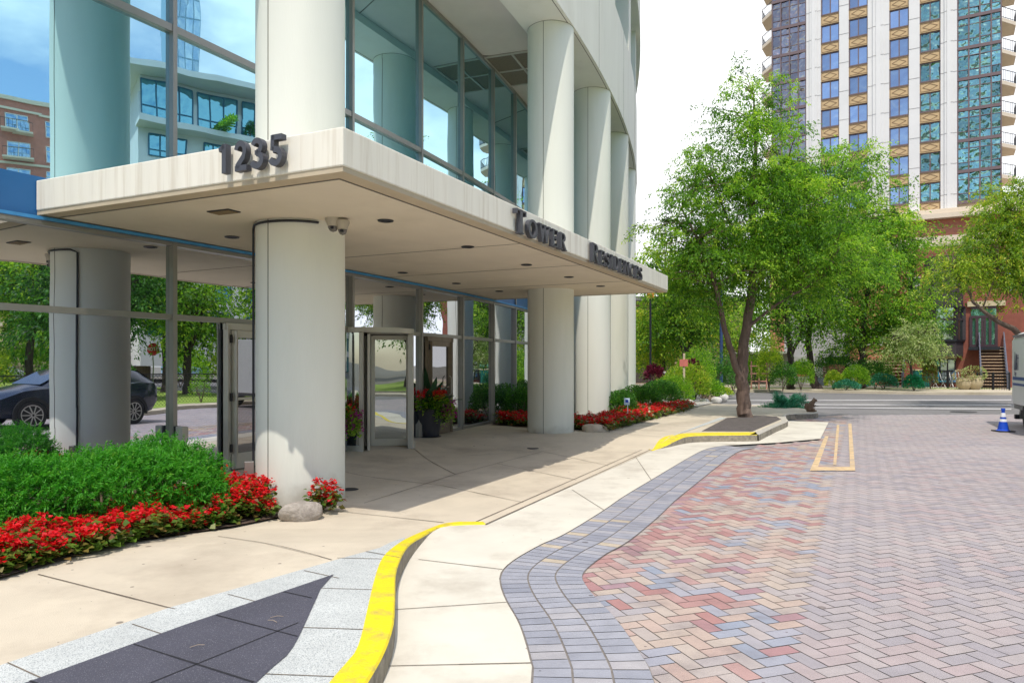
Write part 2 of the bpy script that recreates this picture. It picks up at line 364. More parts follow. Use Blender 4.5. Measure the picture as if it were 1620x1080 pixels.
kerb(ISL, io, 'island_kerb', M_curb)
# granite band and dark inlay
tip = G(690, 838, 'walk')
e1 = Vector(G(0, 1058, 'walk')); e2 = Vector(G(600, 870, 'walk')); de = (e2-e1).normalized()
gran = [e1-de*9, e1, Vector(G(270, 965, 'walk')), e2, Vector(G(640, 853, 'walk'))] + [p for p in reversed(NO) if p.y < 6.2]
sheet('granite_band', gran, M_gran, dz=.020)
d1 = Vector(G(60, 1080, 'walk')); d2 = Vector(G(528, 913, 'walk')); dd = (d2-d1).normalized()
nin = [p+Vector((-.33, .0)) for p in NO if p.y < 4.7]
dpoly = [d1-dd*7, d1, Vector(G(290, 995, 'walk')), d2] + [p for p in reversed(nin)]
sheet('dark_paving', dpoly, M_dark, dz=.024)
# joints
def joints(name, lines, w=.012, dz=.021, m=M_crack, raised=True):
    mb = MB()
    for ln in lines:
        ln = [Vector(p) for p in ln]; P = []
        for i in range(len(ln)-1):
            n = max(1, int((ln[i+1]-ln[i]).length/.3)); P += [ln[i].lerp(ln[i+1], k/n) for k in range(n)]
        P.append(ln[-1])
        for i in range(len(P)-1):
            d = (P[i+1]-P[i]).normalized(); s = Vector((-d.y, d.x))*w/2*random.uniform(.7, 1.2)
            q = [P[i]-s, P[i+1]-s, P[i+1]+s, P[i]+s]
            mb.add([(a.x, a.y, (H(a.x, a.y) if raised else 0)+dz) for a in q], [(0, 1, 2, 3)])
    return struct(name, mb, m)
def GL(*pp): return [G(x, y, 'walk') for x, y in pp]
joints('sidewalk_joint', [GL((60, 912), (277, 968)), GL((345, 851), (525, 889)), GL((508, 808), (702, 829)), GL((545, 748), (700, 770), (828, 797)), GL((576, 798), (720, 752), (857, 716)), GL((740, 722), (857, 715), (962, 738)), GL((787, 735), (912, 761)),
        GL((904, 682), (1046, 692)), GL((968, 667), (1075, 674)), GL((545, 683), (640, 700), (720, 752))])
off = U*.0+Wd*(-.14)
fl0, fl1 = Vector(flush[0]), Vector(flush[1])
joints('plaza_edge_joint', [[fl0, fl1], [fl0+off, fl1+off]], .014)
gj = []
for k in range(16):
    p = e2-de*(.15+k*.62); n = Vector((de.y, -de.x)); gj.append([p, p+n*.34])
for i in range(0, len(NO)-1, 5):
    if NO[i].y < 5.9 and NO[i].y > -3: gj.append([NO[i], NO[i]+Vector((-.34, .03))])
joints('granite_joint', gj, .009, .0225)
dj = []
pin = inside(dpoly)
for k in range(14):
    p = d2-dd*(.45+k*.5); n = Vector((dd.y, -dd.x)); q = p.copy(); t = 0
    while t < 3 and pin(*(p+n*(t+.06))): t += .05
    dj.append([p, p+n*t])
for k in range(1, 3):
    n = Vector((dd.y, -dd.x))*.5*k; a = [p for p in [d2-dd*(j*.1)+n for j in range(110)] if pin(p.x, p.y)]
    if a: dj.append([a[0], a[-1]])
joints('dark_paving_joint', dj, .01, .0265, mat('black_joint', (.015, .015, .02), .9))
# the curved expansion joints in the gutter
gjl = []
for (a, b) in (((612, 1057), (840, 1052)), ((625, 967), (803, 955)), ((662, 887), (795, 903)), ((905, 776), (955, 808)), ((1005, 723), (1030, 760))): gjl.append([G(*a), G(*b)])
joints('gutter_joint', gjl, .008, .016, raised=False)

# border: three soldier courses following the gutter edge
def offset_line(P, d):
    out = []
    for i, p in enumerate(P):
        t = (P[min(i+1, len(P)-1)]-P[max(i-1, 0)]).normalized(); out.append(p+Vector((t.y, -t.x))*d)
    return out
def resample(P, step):
    out = [P[0]]; acc = 0; need = step
    for i in range(len(P)-1):
        seg = (P[i+1]-P[i]).length; pos = 0
        while acc+seg-pos >= need:
            pos += need-acc; acc = 0; out.append(P[i].lerp(P[i+1], pos/seg))
        acc += seg-pos
    return out
bs = MB(); b3 = offset_line(bline, .62)
sheet('border_joint_bed', bline+list(reversed(b3)), M_joint, dz=.006, raised=False)
for c in range(3):
    a = resample(offset_line(bline, .012+c*.205), .105); n = offset_line(a, .193)
    for i in range(len(a)-1):
        d = (a[i+1]-a[i])*.035; dn = (n[i+1]-n[i])*.035
        if (n[i+1]-n[i]).length < .01: continue
        z = .0105+random.uniform(-.0006, .0006)
        bs.add([(p.x, p.y, z) for p in (a[i]+d, n[i]+dn, n[i+1]-dn, a[i+1]-d)], [(0, 1, 2, 3)], 0, min(1, max(0, random.gauss(.5, .25))))
struct('paver_border', bs, M_bord)
# herringbone field
sheet('road_bed', [(-30, -30), (70, -30), (70, 60), (-60, 60), (-60, 27), (-12, 27), (-12, -12)], M_asph, dz=-.02, raised=False, step=100)
field = [(-2.9, -4.8)]+[p for p in b3[3:]]+[G(1200, 706), G(1300, 697), G(1312, 668), G(1262, 664), G(1300, 659), G(1330, 657)]
yend = 23.2
field += [(st(20.2, 10.15)[0], yend+.1), st(19.5, 10.15), st(-8.5, 10.15)]
sheet('paver_joint_bed', field, M_joint, dz=-.004, raised=False)
fin = inside(field); w = .105; hb = MB(); hg = MB()
ang = math.radians(90-25.6)+math.radians(-45)          # heading of the long joints, 45 deg to the street
ex = Vector((math.cos(ang), math.sin(ang))); ey = Vector((-ex.y, ex.x)); g = .0035
clump = np.random.default_rng(3).random((60, 60))
def tone(x, y):
    fx, fy = x*2.4+20, y*2.4+22; i, j = int(fx), int(fy); return clump[i % 60, j % 60]
for i in range(-260, 330):
    for j in range(-160, 200):
        ox, oy = i+2*j, i-2*j
        cx, cy = (ex*((ox+1)*w)+ey*((oy+.8)*w))+Vector((4, 8))
        if not (-4 < cx < 18 and -8 < cy < yend): continue
        for (x0, y0, x1, y1) in ((0, 0, 2, 1), (0, 1, 1, 3)):
            q = []
            for (a, b) in ((x0*w+g, y0*w+g), (x1*w-g, y0*w+g), (x1*w-g, y1*w-g), (x0*w+g, y1*w-g)):
                q.append(Vector((4, 8))+ex*(ox*w+a)+ey*(oy*w+b))
            m = (q[0]+q[2])/2
            if m.y > yend or not (fin(m.x, m.y) or any(fin(p.x, p.y) for p in q)): continue
            rel = m-C0; bb = rel.dot(Wd); z = random.uniform(-.0008, .0008)
            tz = [random.uniform(-.0005, .0005) for _ in q]
            vs = [(p.x, p.y, z+t) for p, t in zip(q, tz)]
            if bb < 3.5:
                red = min(1, max(.12, (3.3-bb)/1.5))*ss(4.0, 6.4, m.y)*(1-ss(14, 19, m.y)*.3)     # redder bricks near the border
                tn = tone(m.x, m.y)
                if random.random() < .10+.62*red: r = random.uniform(.68, 1.)
                elif tn < .34 and random.random() < .8: r = random.uniform(0, .34)
                else: r = random.uniform(.30, .66)
                hb.add(vs, [(0, 1, 2, 3)], 0, r)
            else: hg.add(vs, [(0, 1, 2, 3)], 0, random.random())
struct('paver_field', hb, M_pav); struct('paver_road', hg, M_pavg)
# marks on the road: sunlit strips laid on as colour, faded paint lines
def painted(name, polys, m, dz=.006):
    mb = MB()
    for i, p in enumerate(polys): mb.add([(x, y, dz+i*.0015) for x, y in p], [tuple(range(len(p)))])
    return struct(name, mb, m)
GP = lambda *pp: [G(x, y) for x, y in pp]
painted('sun_stripe', [GP((1281, 745), (1292, 745), (1311, 690), (1305, 690)), GP((1318, 736), (1323, 736), (1328, 672), (1324, 672)), GP((1345, 745), (1353, 745), (1347, 670), (1342, 670)), GP((1283, 745), (1353, 745), (1351, 739), (1290, 739))], M_sunstripe)  # strips of sun across the road, drawn as flat tan bands
painted('road_line', [GP((1010, 634), (1600, 633), (1600, 631.2), (1010, 632.2)), GP((1180, 640), (1600, 641.5), (1600, 639.4), (1180, 638.2)), GP((1290, 645), (1600, 648), (1600, 645.6), (1290, 643.5))], M_white, -.008)
painted('manhole_cover', [[(11.6+.35*math.cos(t/16*6.2832), 28.3+.35*math.sin(t/16*6.2832)) for t in range(16)], [(15.3+.4*math.cos(t/16*6.2832), 24.6+.4*math.sin(t/16*6.2832)) for t in range(16)]], mat('iron', (.05, .05, .055), .6), -.006)
# far kerb and sidewalk, and the pavement with lawn on the other side of the street
def slab(name, poly, z, m): 
    a = sum(poly[i][0]*poly[(i+1) % len(poly)][1]-poly[(i+1) % len(poly)][0]*poly[i][1] for i in range(len(poly)))
    if a < 0: poly = poly[::-1]
    return struct(name, MB().prism(poly, -.05, z), m)
k0, k1 = Vector((-30, 45.5)), Vector((16.8, 41.6)); k2 = Vector((24.4, 36.0)); k3 = Vector((60, 20))
M_side = mat('far_sidewalk', (.50, .44, .34), .9, .12, 1.5, col2=(.36, .30, .2), var2=.6, scale2=.4)
slab('far_sidewalk', [k0, k1, (22.0, 38.6), (60, 36.5), (60, 52), (-30, 56)], .12, M_side)
slab('far_verge', [(-30, 48.5), (17, 44.4), (60, 41.2), (60, 41.8), (17, 45.2), (-30, 49.4)], .14, M_lawn)
slab('opposite_sidewalk', [st(-30, 10.2), st(21, 10.2), st(21, 11.4), st(-30, 11.4)], .12, M_side)
slab('lawn', [st(-30, 11.4), st(21, 11.4), st(21, 30), st(-30, 55)], .10, M_lawn)
slab('far_lawn', [st(-30, 56), st(24, 31), st(30, 52), st(-30, 68)], .09, M_lawn)
M_street = mat('far_street', (.26, .25, .27), .9, .1, 2)
slab('far_street', [st(-60, 69), st(40, 53), st(40, 62), st(-60, 80)], .08, M_street)
# soil and gravel beds
bedA = [G(0, 922, 'walk'), G(300, 848, 'walk'), G(510, 808, 'walk'), G(508, 801, 'walk'), (-2.35, 8.1), (-3.1, 8.35), G(400, 790, 'walk'), (-3.45, 8.75), (-4.45, 8.95), (-5.4, 7.2), (-7.4, 3.4), (-6.2, .6)]
sheet('flower_bed_soil', bedA, M_mulch, dz=.04, step=.4)
B1, B2, B3, B4, B5 = Vector(G(778, 673, 'walk')), Vector(G(960, 684, 'walk')), Vector(G(1097, 646.5, 'walk')), Vector((4.4, 26.2)), Vector((.9, 24.2))
sheet('shrub_bed_soil', [B1, B2, B3, B4, B5], M_mulch, dz=.04, step=.5)
sheet('gravel_bed', [B3+Vector((.12, .3)), Vector((7.6, 27.2)), Vector((6.0, 32)), Vector((1, 32)), B4], M_gravel, dz=.045, step=1.)
sheet('tree_pit', [G(1110, 683, 'walk'), G(1190, 683.5, 'walk'), G(1236, 664, 'walk'), G(1228, 659.5, 'walk'), G(1196, 658, 'walk'), G(1150, 662, 'walk')], mat('dark_tree_pit', (.10, .085, .08), .95, .3, 10, .5, 50), dz=.021)
painted_strip = sheet('granite_strip', [G(1046, 697, 'walk'), G(1062, 692, 'walk'), G(1150, 662, 'walk'), G(1140, 661, 'walk')], M_gran, dz=.023)
# drain lids on the plaza, small stains
for k, (px, py) in enumerate(((553, 776), (843, 700))):
    p = G(px, py, 'walk'); mb = MB().lathe([(.0, .0), (.10, .0), (.115, -.004)], (0, 0, 0), 20); o = obj('drain_lid', mb, MATS['iron'])
    o.location = (p[0], p[1], H(*p)+.024)
    tag(o, ('round dark drain lid in the plaza just right of the nearest column', 'small round drain lid at the foot of the column beside the plaza')[k], 'drain lid')

# ---------------------------------------------------------------- the white tower: columns, glass wall, ring beam
M_col = mat('painted_white_concrete', (.76, .765, .69), .6, .04, 1.2, .08, 90, stretch=(1, 1, .15), col2=(.60, .61, .53), var2=.35, scale2=1.1)
base_grime(M_col, (.34, .30, .24))
M_seam = mat('seam_dark', (.16, .15, .13), .9)
M_beam = mat('beam_concrete', (.74, .73, .67), .7, .04, 1.2, .1, 90, stretch=(1, 1, .3), col2=(.58, .56, .48), var2=.3, scale2=1.4)
M_canopy = mat('canopy_concrete', (.79, .755, .66), .75, .045, 2.2, .12, 100, stretch=(2.4, 2.4, .12), col2=(.50, .43, .32), var2=.45, scale2=4.5)
M_soff = mat('soffit_stucco', (.72, .64, .51), .9, .05, 1.2, .3, 160, col2=(.48, .40, .29), var2=.3, scale2=.7)
M_soff2 = mat('upper_soffit', (.60, .56, .51), .9, .06, 1., .4, 120)
M_alu = mat('anodised_aluminium', (.34, .33, .31), .38, .05, 5, metal=.6)
M_aluw = mat('pale_aluminium', (.52, .50, .45), .42, .05, 5, metal=.35)
M_blue = mat('blue_spandrel', (.015, .13, .34), .35, .08, 2)
M_gup = mirror_glass('upper_glass', (.52, .83, .94), (.01, .13, .18), .88, .0022, .8)
M_glow = mirror_glass('lower_glass', (.76, .80, .88), (.02, .03, .045), .88, .003, .9)
M_black = mat('black_rubber', (.015, .015, .017), .7)
M_dk = mat('dark_metal', (.03, .032, .04), .45, metal=.4)
ZC, ZT, ZB = 3.2, 3.57, 8.8              # canopy soffit, canopy top, underside of the ring beam
col_s = [-32.94, -24.97, -21.09, -17.28, -13.08, -9.2, -5.3, -1.4, 2.5]
tower = thing('apartment_tower', 'white curved apartment tower on round columns with mirrored glass walls beside the brick street', 'apartment tower', (*A(-25, 2.2), 0))
for s in col_s:
    x, y = A(s, 0); zt = ZB+.04
    c = MB().lathe([(.5, -.05), (.5, zt)], (x, y, 0), 56)
    cc = obj('column', c, M_col, tower, True, smooth=True)
    n = s/RC; sm = MB()
    for da in (-math.pi/2, math.pi/2):
        a = n+da; sm.box((x+.4965*math.cos(a), y+.4965*math.sin(a), zt/2), (.012, .011, zt-.02), a)
    sm.lathe([(.503, zt-.05), (.503, zt-.042)], (x, y, 0), 40, close=False)
    obj('joint', sm, M_seam, cc, True)
def arc_box(mb, s0, s1, w0, w1, z0, z1, mi=0, step=.65):
    """curved block following the tower front, w0 outside, w1 inside"""
    n = max(1, int(round((s1-s0)/step))); b = len(mb.v)
    for i in range(n+1):
        s = s0+(s1-s0)*i/n
        for w, z in ((w0, z0), (w1, z0), (w1, z1), (w0, z1)): mb.v.append(A(s, w, z))
    for i in range(n):
        a, c = b+i*4, b+i*4+4
        for k in range(4):
            k2 = (k+1) % 4; mb.f.append((a+k, a+k2, c+k2, c+k)); mb.m.append(mi); mb.c.append(.5)
    mb.f.append((b+3, b+2, b+1, b)); mb.m.append(mi); mb.c.append(.5)
    e = b+n*4; mb.f.append((e, e+1, e+2, e+3)); mb.m.append(mi); mb.c.append(.5)
    return mb
S0, S1 = -36.3, 8.
beam = MB(); arc_box(beam, S0, S1, -.52, .52, ZB, 11.4); obj('ring_beam', beam, M_beam, tower, True, smooth=True)
dl = MB(); arc_box(dl, S0, S1, -.455, -.44, ZB-.004, ZB+.01)
for s in np.arange(-35.1, 8, 3.9): dl.box(A(s+.75, -.521, 10.1), (.006, .012, 2.58), s/RC)
obj('joint', dl, M_seam, tower, True)
sf = MB(); arc_box(sf, S0, S1, .52, 3.0, ZB+.17, ZB+.4); sof = obj('soffit', sf, M_soff2, tower, True)
for s in (-27.0, -23.1, -19.2, -31): obj('soffit_joint', MB().bar(A(s, .53, ZB+.166), A(s-.9, 2.1, ZB+.166), .02, .012), M_seam, tower, True)
# louvred vent panel in the upper soffit
def vent_panel(s0, name='vent_grille'):
    vp = MB(); fr = MB(); a = s0/RC
    vp.box(A(s0, 1.32, ZB+.16), (1.35, 1.9, .02), a)
    for k in (-.95, 0, .95): fr.box(A(s0+k, 1.32, ZB+.145), (1.42, .05, .03), a)
    for k in (-.69, 0, .69): fr.box(A(s0, 1.32+k, ZB+.141), (.05, 1.94, .03), a)
    g = obj(name, vp, mat('vent_dark', (.17, .14, .10), .6, .2, 20, stretch=(1, 1, 1)), tower, True); obj('frame', fr, M_aluw, g, True)
vent_panel(-22.9); vent_panel(-15.4)
# storeys above
fl = [(11.4, 13.9), (16.6, 19.1), (21.8, 24.3)]
up = MB()
for z in (13.9, 19.1, 24.3): arc_box(up, S0, S1, -.66, .6, z, z+2.7)
obj('floor_band', up, M_beam, tower, True, smooth=True)
for z0, z1 in fl:
    for s in np.arange(-36.9, 8, 3.9): obj('pier', arc_box(MB(), s+.22, s+.98, -.50, .3, z0, z1, step=.4), M_beam, tower, True)
for z0, z1 in fl[:2]:
    for s in np.arange(-32.9, 4, 3.9):
        wf = MB(); q0, q1 = A(s+.95, .02), A(s+4.15, .02)
        wf.add([(*q0, z0), (*q1, z0), (*q1, z1), (*q0, z1)], [(0, 1, 2, 3)])
        wn = obj('window', wf, M_gup, tower, True)
        fm = MB(); 
        for t in (.02, .35, .65, .98):
            x = q0[0]+(q1[0]-q0[0])*t, q0[1]+(q1[1]-q0[1])*t
            fm.box((x[0]+.03, x[1]-.01, (z0+z1)/2), (.07, .07, z1-z0), s/RC)
        for z in (z0+.04, (z0+z1)/2-.2, z1-.04): fm.bar((q0[0]+.03, q0[1], z), (q1[0]+.03, q1[1], z), .06, .06)
        obj('frame', fm, M_dk, wn, True)
bk = MB(); arc_box(bk, S0, S1, .5, 1.2, 11.4, 27, step=2); obj('inner_wall', bk, M_dk, tower, True)
end = MB(); arc_box(end, S0, S1, 2.28, 14, .0, 27, step=2); obj('core', end, mat('core_dark', (.09, .09, .1), .8), tower, True)

# window wall behind the columns
mull = [-37.2, -35.45, -33.1, -31.25, -29.45, -27.1, -25.16, -23.26, -21.5, -19.7, -17.8, -15.9, -14., -12.1, -10.2, -8.3, -6.4, -4.5, -2.6, -.7, 1.2]
WG = 2.05
wall = thing('glass_wall', 'tall curved mirrored window wall in grey metal frames behind the white columns', 'glass wall', (*A(-29, WG), 0))
TR = 2.2
DOORS = {(-33.1, -31.25), (-29.45, -27.1)}
def pane(nm, m, s0, s1, z0, z1, w=WG):
    q0, q1 = A(s0, w), A(s1, w); mb = MB()
    # each sheet of glass stands a hair out of true, as real ones do
    nx = Vector((math.cos(s0/RC), math.sin(s0/RC)))*random.uniform(-.003, .003)
    mb.add([(*q0, z0), (*q1, z0), (q1[0]+nx.x, q1[1]+nx.y, z1), (q0[0], q0[1], z1)], [(0, 1, 2, 3)]); return obj(nm, mb, m, wall, True)
for i in range(len(mull)-1):
    s0, s1 = mull[i], mull[i+1]
    if (s0, s1) not in DOORS: pane('glass_pane', M_glow, s0, s1, .14, TR)
    pane('glass_pane', M_glow, s0, s1, TR, 3.12)
    pane('glass_pane', M_gup, s0, s1, 3.62, 5.86)
    pane('glass_pane', M_gup, s0, s1, 5.86, ZB+.2)
    q0, q1 = A(s0, WG-.03), A(s1, WG-.03)
    mb = MB().add([(*q0, 3.12), (*q1, 3.12), (*q1, 3.62), (*q0, 3.62)], [(0, 1, 2, 3)]); obj('spandrel', mb, M_blue, wall, True)
for s in mull: obj('mullion', MB().box(A(s, WG-.03, ZB/2+.1), (.085, .060, ZB-.0), s/RC), M_alu, wall, True)
tr = MB()
for i in range(len(mull)-1):
    s0, s1 = mull[i], mull[i+1]
    for z, h, d in ((TR, .07, .03), (3.125, .05, .045), (5.86, .09, .04), (ZB+.12, .08, .03), (.16, .09, .03)):
        if z < 1 and (s0, s1) in DOORS: continue
        p, q = A(s0, WG-d+.012, z), A(s1, WG-d+.012, z); tr.bar(p, q, .065, h)
obj('transom', tr, M_alu, wall, True)
tb = MB()
for i in range(len(mull)-1): tb.bar(A(mull[i], WG-.10, 3.165), A(mull[i+1], WG-.10, 3.165), .02, .035)
obj('blue_trim', tb, mat('blue_trim', (.06, .30, .62), .5), wall, True)
# swing doors either side of the revolving door
def swing_door(sa, sb, label, frm):
    d = thing('glass_door', label, 'door', (*A((sa+sb)/2, WG-.06), .12))
    z0, z1 = .14, TR-.05; w = WG-.06
    fr = MB()
    for s in (sa+.045, sb-.045): fr.bar(A(s, w, z0), A(s, w, z1), .09, .07)
    fr.bar(A(sa, w, z1-.03), A(sb, w, z1-.03), .07, .09); obj('frame', fr, frm, d, True)
    lf = MB(); w -= .012
    a, b = sa+.10, sb-.10
    for s in (a+.055, b-.055): lf.bar(A(s, w, z0+.03), A(s, w, z1-.09), .055, .10)
    lf.bar(A(a, w, z1-.13), A(b, w, z1-.13), .055, .10); lf.bar(A(a, w, z0+.12), A(b, w, z0+.12), .056, .21); lf.bar(A(a+.1, w, 1.12), A(b-.1, w, 1.12), .05, .035)
    l = obj('leaf', lf, frm, d, True)
    q0, q1 = A(a+.1, w+.01), A(b-.1, w+.01)
    obj('pane', MB().add([(*q0, z0), (*q1, z0), (*q1, z1-.1), (*q0, z1-.1)], [(0, 1, 2, 3)]), mirror_glass('door_glass', (.42, .42, .44), (.02, .02, .02), .7, .003, .9), l, True)
    h = MB().tube([A(b-.15, w-.05, .95), A(b-.15, w-.09, .98), A(b-.15, w-.09, 1.32), A(b-.15, w-.05, 1.35)], .012, 8); obj('handle', h, M_aluw, l, True, smooth=True)
    hg = MB()
    for z in (.45, 1.15, 1.95): hg.box(A(a-.02, w-.035, z), (.02, .03, .11), sa/RC)
    obj('hinge', hg, M_black, l, True)
    return d
swing_door(-32.30, -31.28, 'glass door in a pale aluminium frame left of the nearest column', M_aluw)
pane('glass_pane', M_glow, -33.1, -32.30, .14, TR)
swing_door(-26.95, -25.75, 'brown framed glass door behind the dark planter right of the revolving door', mat('bronze_frame', (.20, .16, .12), .4, metal=.5))
# revolving door
pane('glass_pane', M_glow, -27.97, -27.1, .14, TR)
rs = -28.75; rc = Vector(A(rs, WG+.10)); RR = .78
rev = thing('revolving_door', 'round revolving glass door in pale metal behind the nearest column', 'revolving door', (rc.x, rc.y, .10))
an = rs/RC
obj('drum_top', MB().lathe([(0, 2.04), (RR+.02, 2.04), (RR+.03, 2.05), (RR+.03, 2.13), (0, 2.13)], n=40), M_aluw, rev, smooth=True)
obj('threshold', MB().lathe([(RR+.22, -.09), (RR+.22, -.035), (0, -.03)], n=40), M_gut, rev)
M_clear = mirror_glass('revolving_glass', (.60, .66, .66), (.02, .03, .03), .62, .004, 1.)
for a0, a1 in ((-.157, .75), (-2.44, -1.536)):
    g = obj('curved_screen', MB().lathe([(RR, 0), (RR, 2.04)], n=12, a0=a0, a1=a1, close=False), M_clear, rev, smooth=True)
    fr = MB()
    for a in (a0, a1): fr.box((RR*math.cos(a), RR*math.sin(a), 1.02), (.09, .07, 2.04), a)
    fr.lathe([(RR-.04, .0), (RR+.045, .0), (RR+.045, .12), (RR-.04, .12)], n=12, a0=a0, a1=a1, close=False)
    obj('frame', fr, M_aluw, g)
for k in range(4):
    a = .19+k*math.pi/2; c_, s_ = math.cos(a), math.sin(a); f = MB()
    for r in (.07, RR-.08): f.box((c_*r, s_*r, 1.02), (.075, .045, 1.98), a)
    for z, h in ((.09, .12), (1.0, .03), (1.98, .08)): f.box((c_*RR*.5, s_*RR*.5, z), (RR-.15, .044, h), a)
    w = obj('wing', f, M_aluw, rev)
    obj('pane', MB().box((c_*RR*.5, s_*RR*.5, 1.02), (RR-.2, .012, 1.92), a), M_clear, w)
obj('centre_post', MB().lathe([(.045, 0), (.045, 2.04)], n=16), M_alu, rev, smooth=True)

# ---------------------------------------------------------------- entrance canopy
can = thing('entrance_canopy', 'flat white concrete entrance canopy carried on two round columns', 'canopy', (C0.x, C0.y, ZC))
LN = 11.3; V = -Wd
def cv(u, v): p = C0+U*u+V*v; return (p.x, p.y)
def warc(u):   # how deep the canopy runs before it meets the glass
    for k in range(0, 900):
        v = k*.01; p = cv(u, v)
        if RC-math.hypot(p[0]-OC.x, p[1]-OC.y) > WG-.03: return v
    return 5.
back = [cv(u, warc(u)) for u in (LN, 9.5, 7.5, 5.5, 3.5, 1.5, 0)]
obj('roof_slab', MB().prism([cv(0, 0), cv(LN, 0)]+back, ZC+.045, ZT), M_canopy, can, True, bevel=.012)
ins = [cv(.16, .16), cv(LN-.16, .16)]+[(p[0], p[1]) for p in back[1:-1]]+[cv(.16, warc(.16))]
obj('soffit_rim', MB().prism([cv(.012, .012), cv(LN-.012, .012)]+[cv(LN-.012, warc(LN))]+back[1:-1]+[cv(.012, warc(0))], ZC, ZC+.046), mat('soffit_rim', (.50, .42, .30), .9, .08, 3, .2, 100), can, True)
sp = obj('soffit_panel', MB().prism([cv(.20, .20), cv(LN-.2, .2)]+[cv(LN-.2, warc(LN)-.1)]+[(p[0]-U.x*.0+Wd.x*.08, p[1]+Wd.y*.08) for p in back[1:-1]]+[cv(.2, warc(0)-.1)], ZC-.003, ZC+.02), M_soff, can, True)
rv = MB()
for a, b in ((cv(.19, .19), cv(LN-.19, .19)), (cv(.19, .19), cv(.19, warc(0)-.1)), (cv(LN-.19, .19), cv(LN-.19, warc(LN)-.1))): rv.bar((*a, ZC-.003), (*b, ZC-.003), .016, .008)
for u in (3.9, 6.2, 8.7): rv.bar((*cv(u, .2), ZC-.0045), (*cv(u, warc(u)), ZC-.0045), .010, .006)
obj('reveal', rv, M_seam, can, True)
for px, py in ((610, 348), (740, 389.5), (833, 418), (637, 430.5), (722, 447.5), (790, 460), (900, 437.5), (950, 452), (367, 374)):
    Y = (ZC-EYE)*F/(HZ-py); X = (px-810)/F*Y
    d = obj('downlight', MB().lathe([(.0, -.006), (.055, -.006), (.06, -.014), (.085, -.014), (.09, -.004)], (X, Y, ZC-.003), 20), M_dk, can, True)
    d['label'] = 'recessed downlight in the canopy soffit'
Y = 1.6*F/(HZ-334); X = (354-810)/F*Y; vg = MB().box((X, Y, ZC-.008), (.30, .17, .012), -.42)
for k in range(6): vg.box((X+math.sin(.42)*(k-2.5)*.024, Y+math.cos(.42)*(k-2.5)*.024, ZC-.017), (.27, .008, .01), -.42, 1)
obj('vent', vg, [M_dk, mat('vent_slat', (.30, .22, .12), .6)], can, True)
# dome cameras on the nearest column
def dome(px, py, sc, label, r=.085):
    Y = 7.95; x = (px-810)/F*Y; z = EYE+(HZ-py)/F*Y
    t = thing('security_camera', label, 'security camera', (x, Y, z), 0)
    obj('housing', MB().lathe([(r*.9, .075), (r, .07), (r, .04), (r*.78, -.01), (r*.7, -.03), (0, -.03)], n=24), mat('camera_plastic', (.42, .38, .31), .5), t, smooth=True)
    obj('dome', MB().lathe([(r*.66, -.03), (r*.6, -.055), (r*.4, -.08), (.0, -.092)], n=20, close=False), mat('camera_dome', (.16, .15, .14), .15), t, smooth=True)
    obj('lens', MB().lathe([(.02, .0), (.02, .03), (0, .03)], (.0, -r*.55, -.065), 12), M_dk, t)
dome(527, 354, 1, 'dome security camera with a round lens on top of the nearest column, left of two'); dome(542, 359, 1, 'plain dome security camera at the corner of the nearest column, right of two', .075)
# conduit up the left side of the nearest column with a box at its foot
cx, cy = A(col_s[0], 0); an = math.atan2(-cy, -cx)-1.50
pts = [(cx+.52*math.cos(an), cy+.52*math.sin(an), z) for z in (.1, 1, 2, 3.13)]
for k in range(1, 12): a = an+k*.17; pts.append((cx+.52*math.cos(a), cy+.52*math.sin(a), 3.165))
cd = thing('conduit', 'thin black cable conduit running up and round the top of the nearest column', 'conduit', (pts[0][0], pts[0][1], .1))
obj('pipe', MB().tube(pts, .014, 8), M_dk, cd, True, smooth=True)
obj('junction_box', MB().box((pts[0][0]-.03, pts[0][1]-.05, .42), (.10, .07, .17), an), M_alu, cd, True, bevel=.006)
# access box on the mullion by the door
q = A(-33.1, WG-.17, .72); ab = thing('intercom_box', 'small grey metal box fixed on the mullion above the hedge', 'access box', q, -.5)
obj('case', MB().box((.03, 0, 0), (.13, .09, .19)), M_aluw, ab, bevel=.006); obj('bracket', MB().box((-.07, .01, 0), (.05, .07, .19)), M_dk, ab); obj('post', MB().box((0, .03, -.32), (.05, .05, .46)), M_dk, ab)

# ---------------------------------------------------------------- lettering, drawn as strokes
def arcp(cx, cy, rx, ry, a0, a1, n=14): return [(cx+rx*math.cos(math.radians(a0+(a1-a0)*i/n)), cy+ry*math.sin(math.radians(a0+(a1-a0)*i/n))) for i in range(n+1)]
def stroke(mb, pts, ws, depth, fn):
    """ribbon of varying width ws along pts, extruded by depth; fn maps (x, z, out) to the world"""
    P = [Vector(p) for p in pts]; n = len(P)
    if not hasattr(ws, '__len__'): ws = [ws]*n
    Lf = []; Rt = []
    for i in range(n):
        d = (P[min(i+1, n-1)]-P[max(i-1, 0)]).normalized(); k = 1.
        if 0 < i < n-1:
            c = max(.35, math.cos((P[i+1]-P[i]).angle(P[i]-P[i-1], 0)/2)); k = 1/c
        nrm = Vector((-d.y, d.x))*ws[i]/2*k; Lf.append(P[i]+nrm); Rt.append(P[i]-nrm)
    b = len(mb.v); off = len(P)*2
    for dz in (0, depth):
        for i in range(n): mb.v.append(fn(Lf[i].x, Lf[i].y, dz)); mb.v.append(fn(Rt[i].x, Rt[i].y, dz))
    for i in range(n-1):
        a = b+2*i
        for f in ((a, a+1, a+3, a+2), (a+off, a+2+off, a+3+off, a+1+off), (a, a+2, a+2+off, a+off), (a+1, a+1+off, a+3+off, a+3)): mb.f.append(f); mb.m.append(0); mb.c.append(.5)
    for a in (b, b+2*(n-1)): mb.f.append((a, a+1, a+1+off, a+off)); mb.m.append(0); mb.c.append(.5)
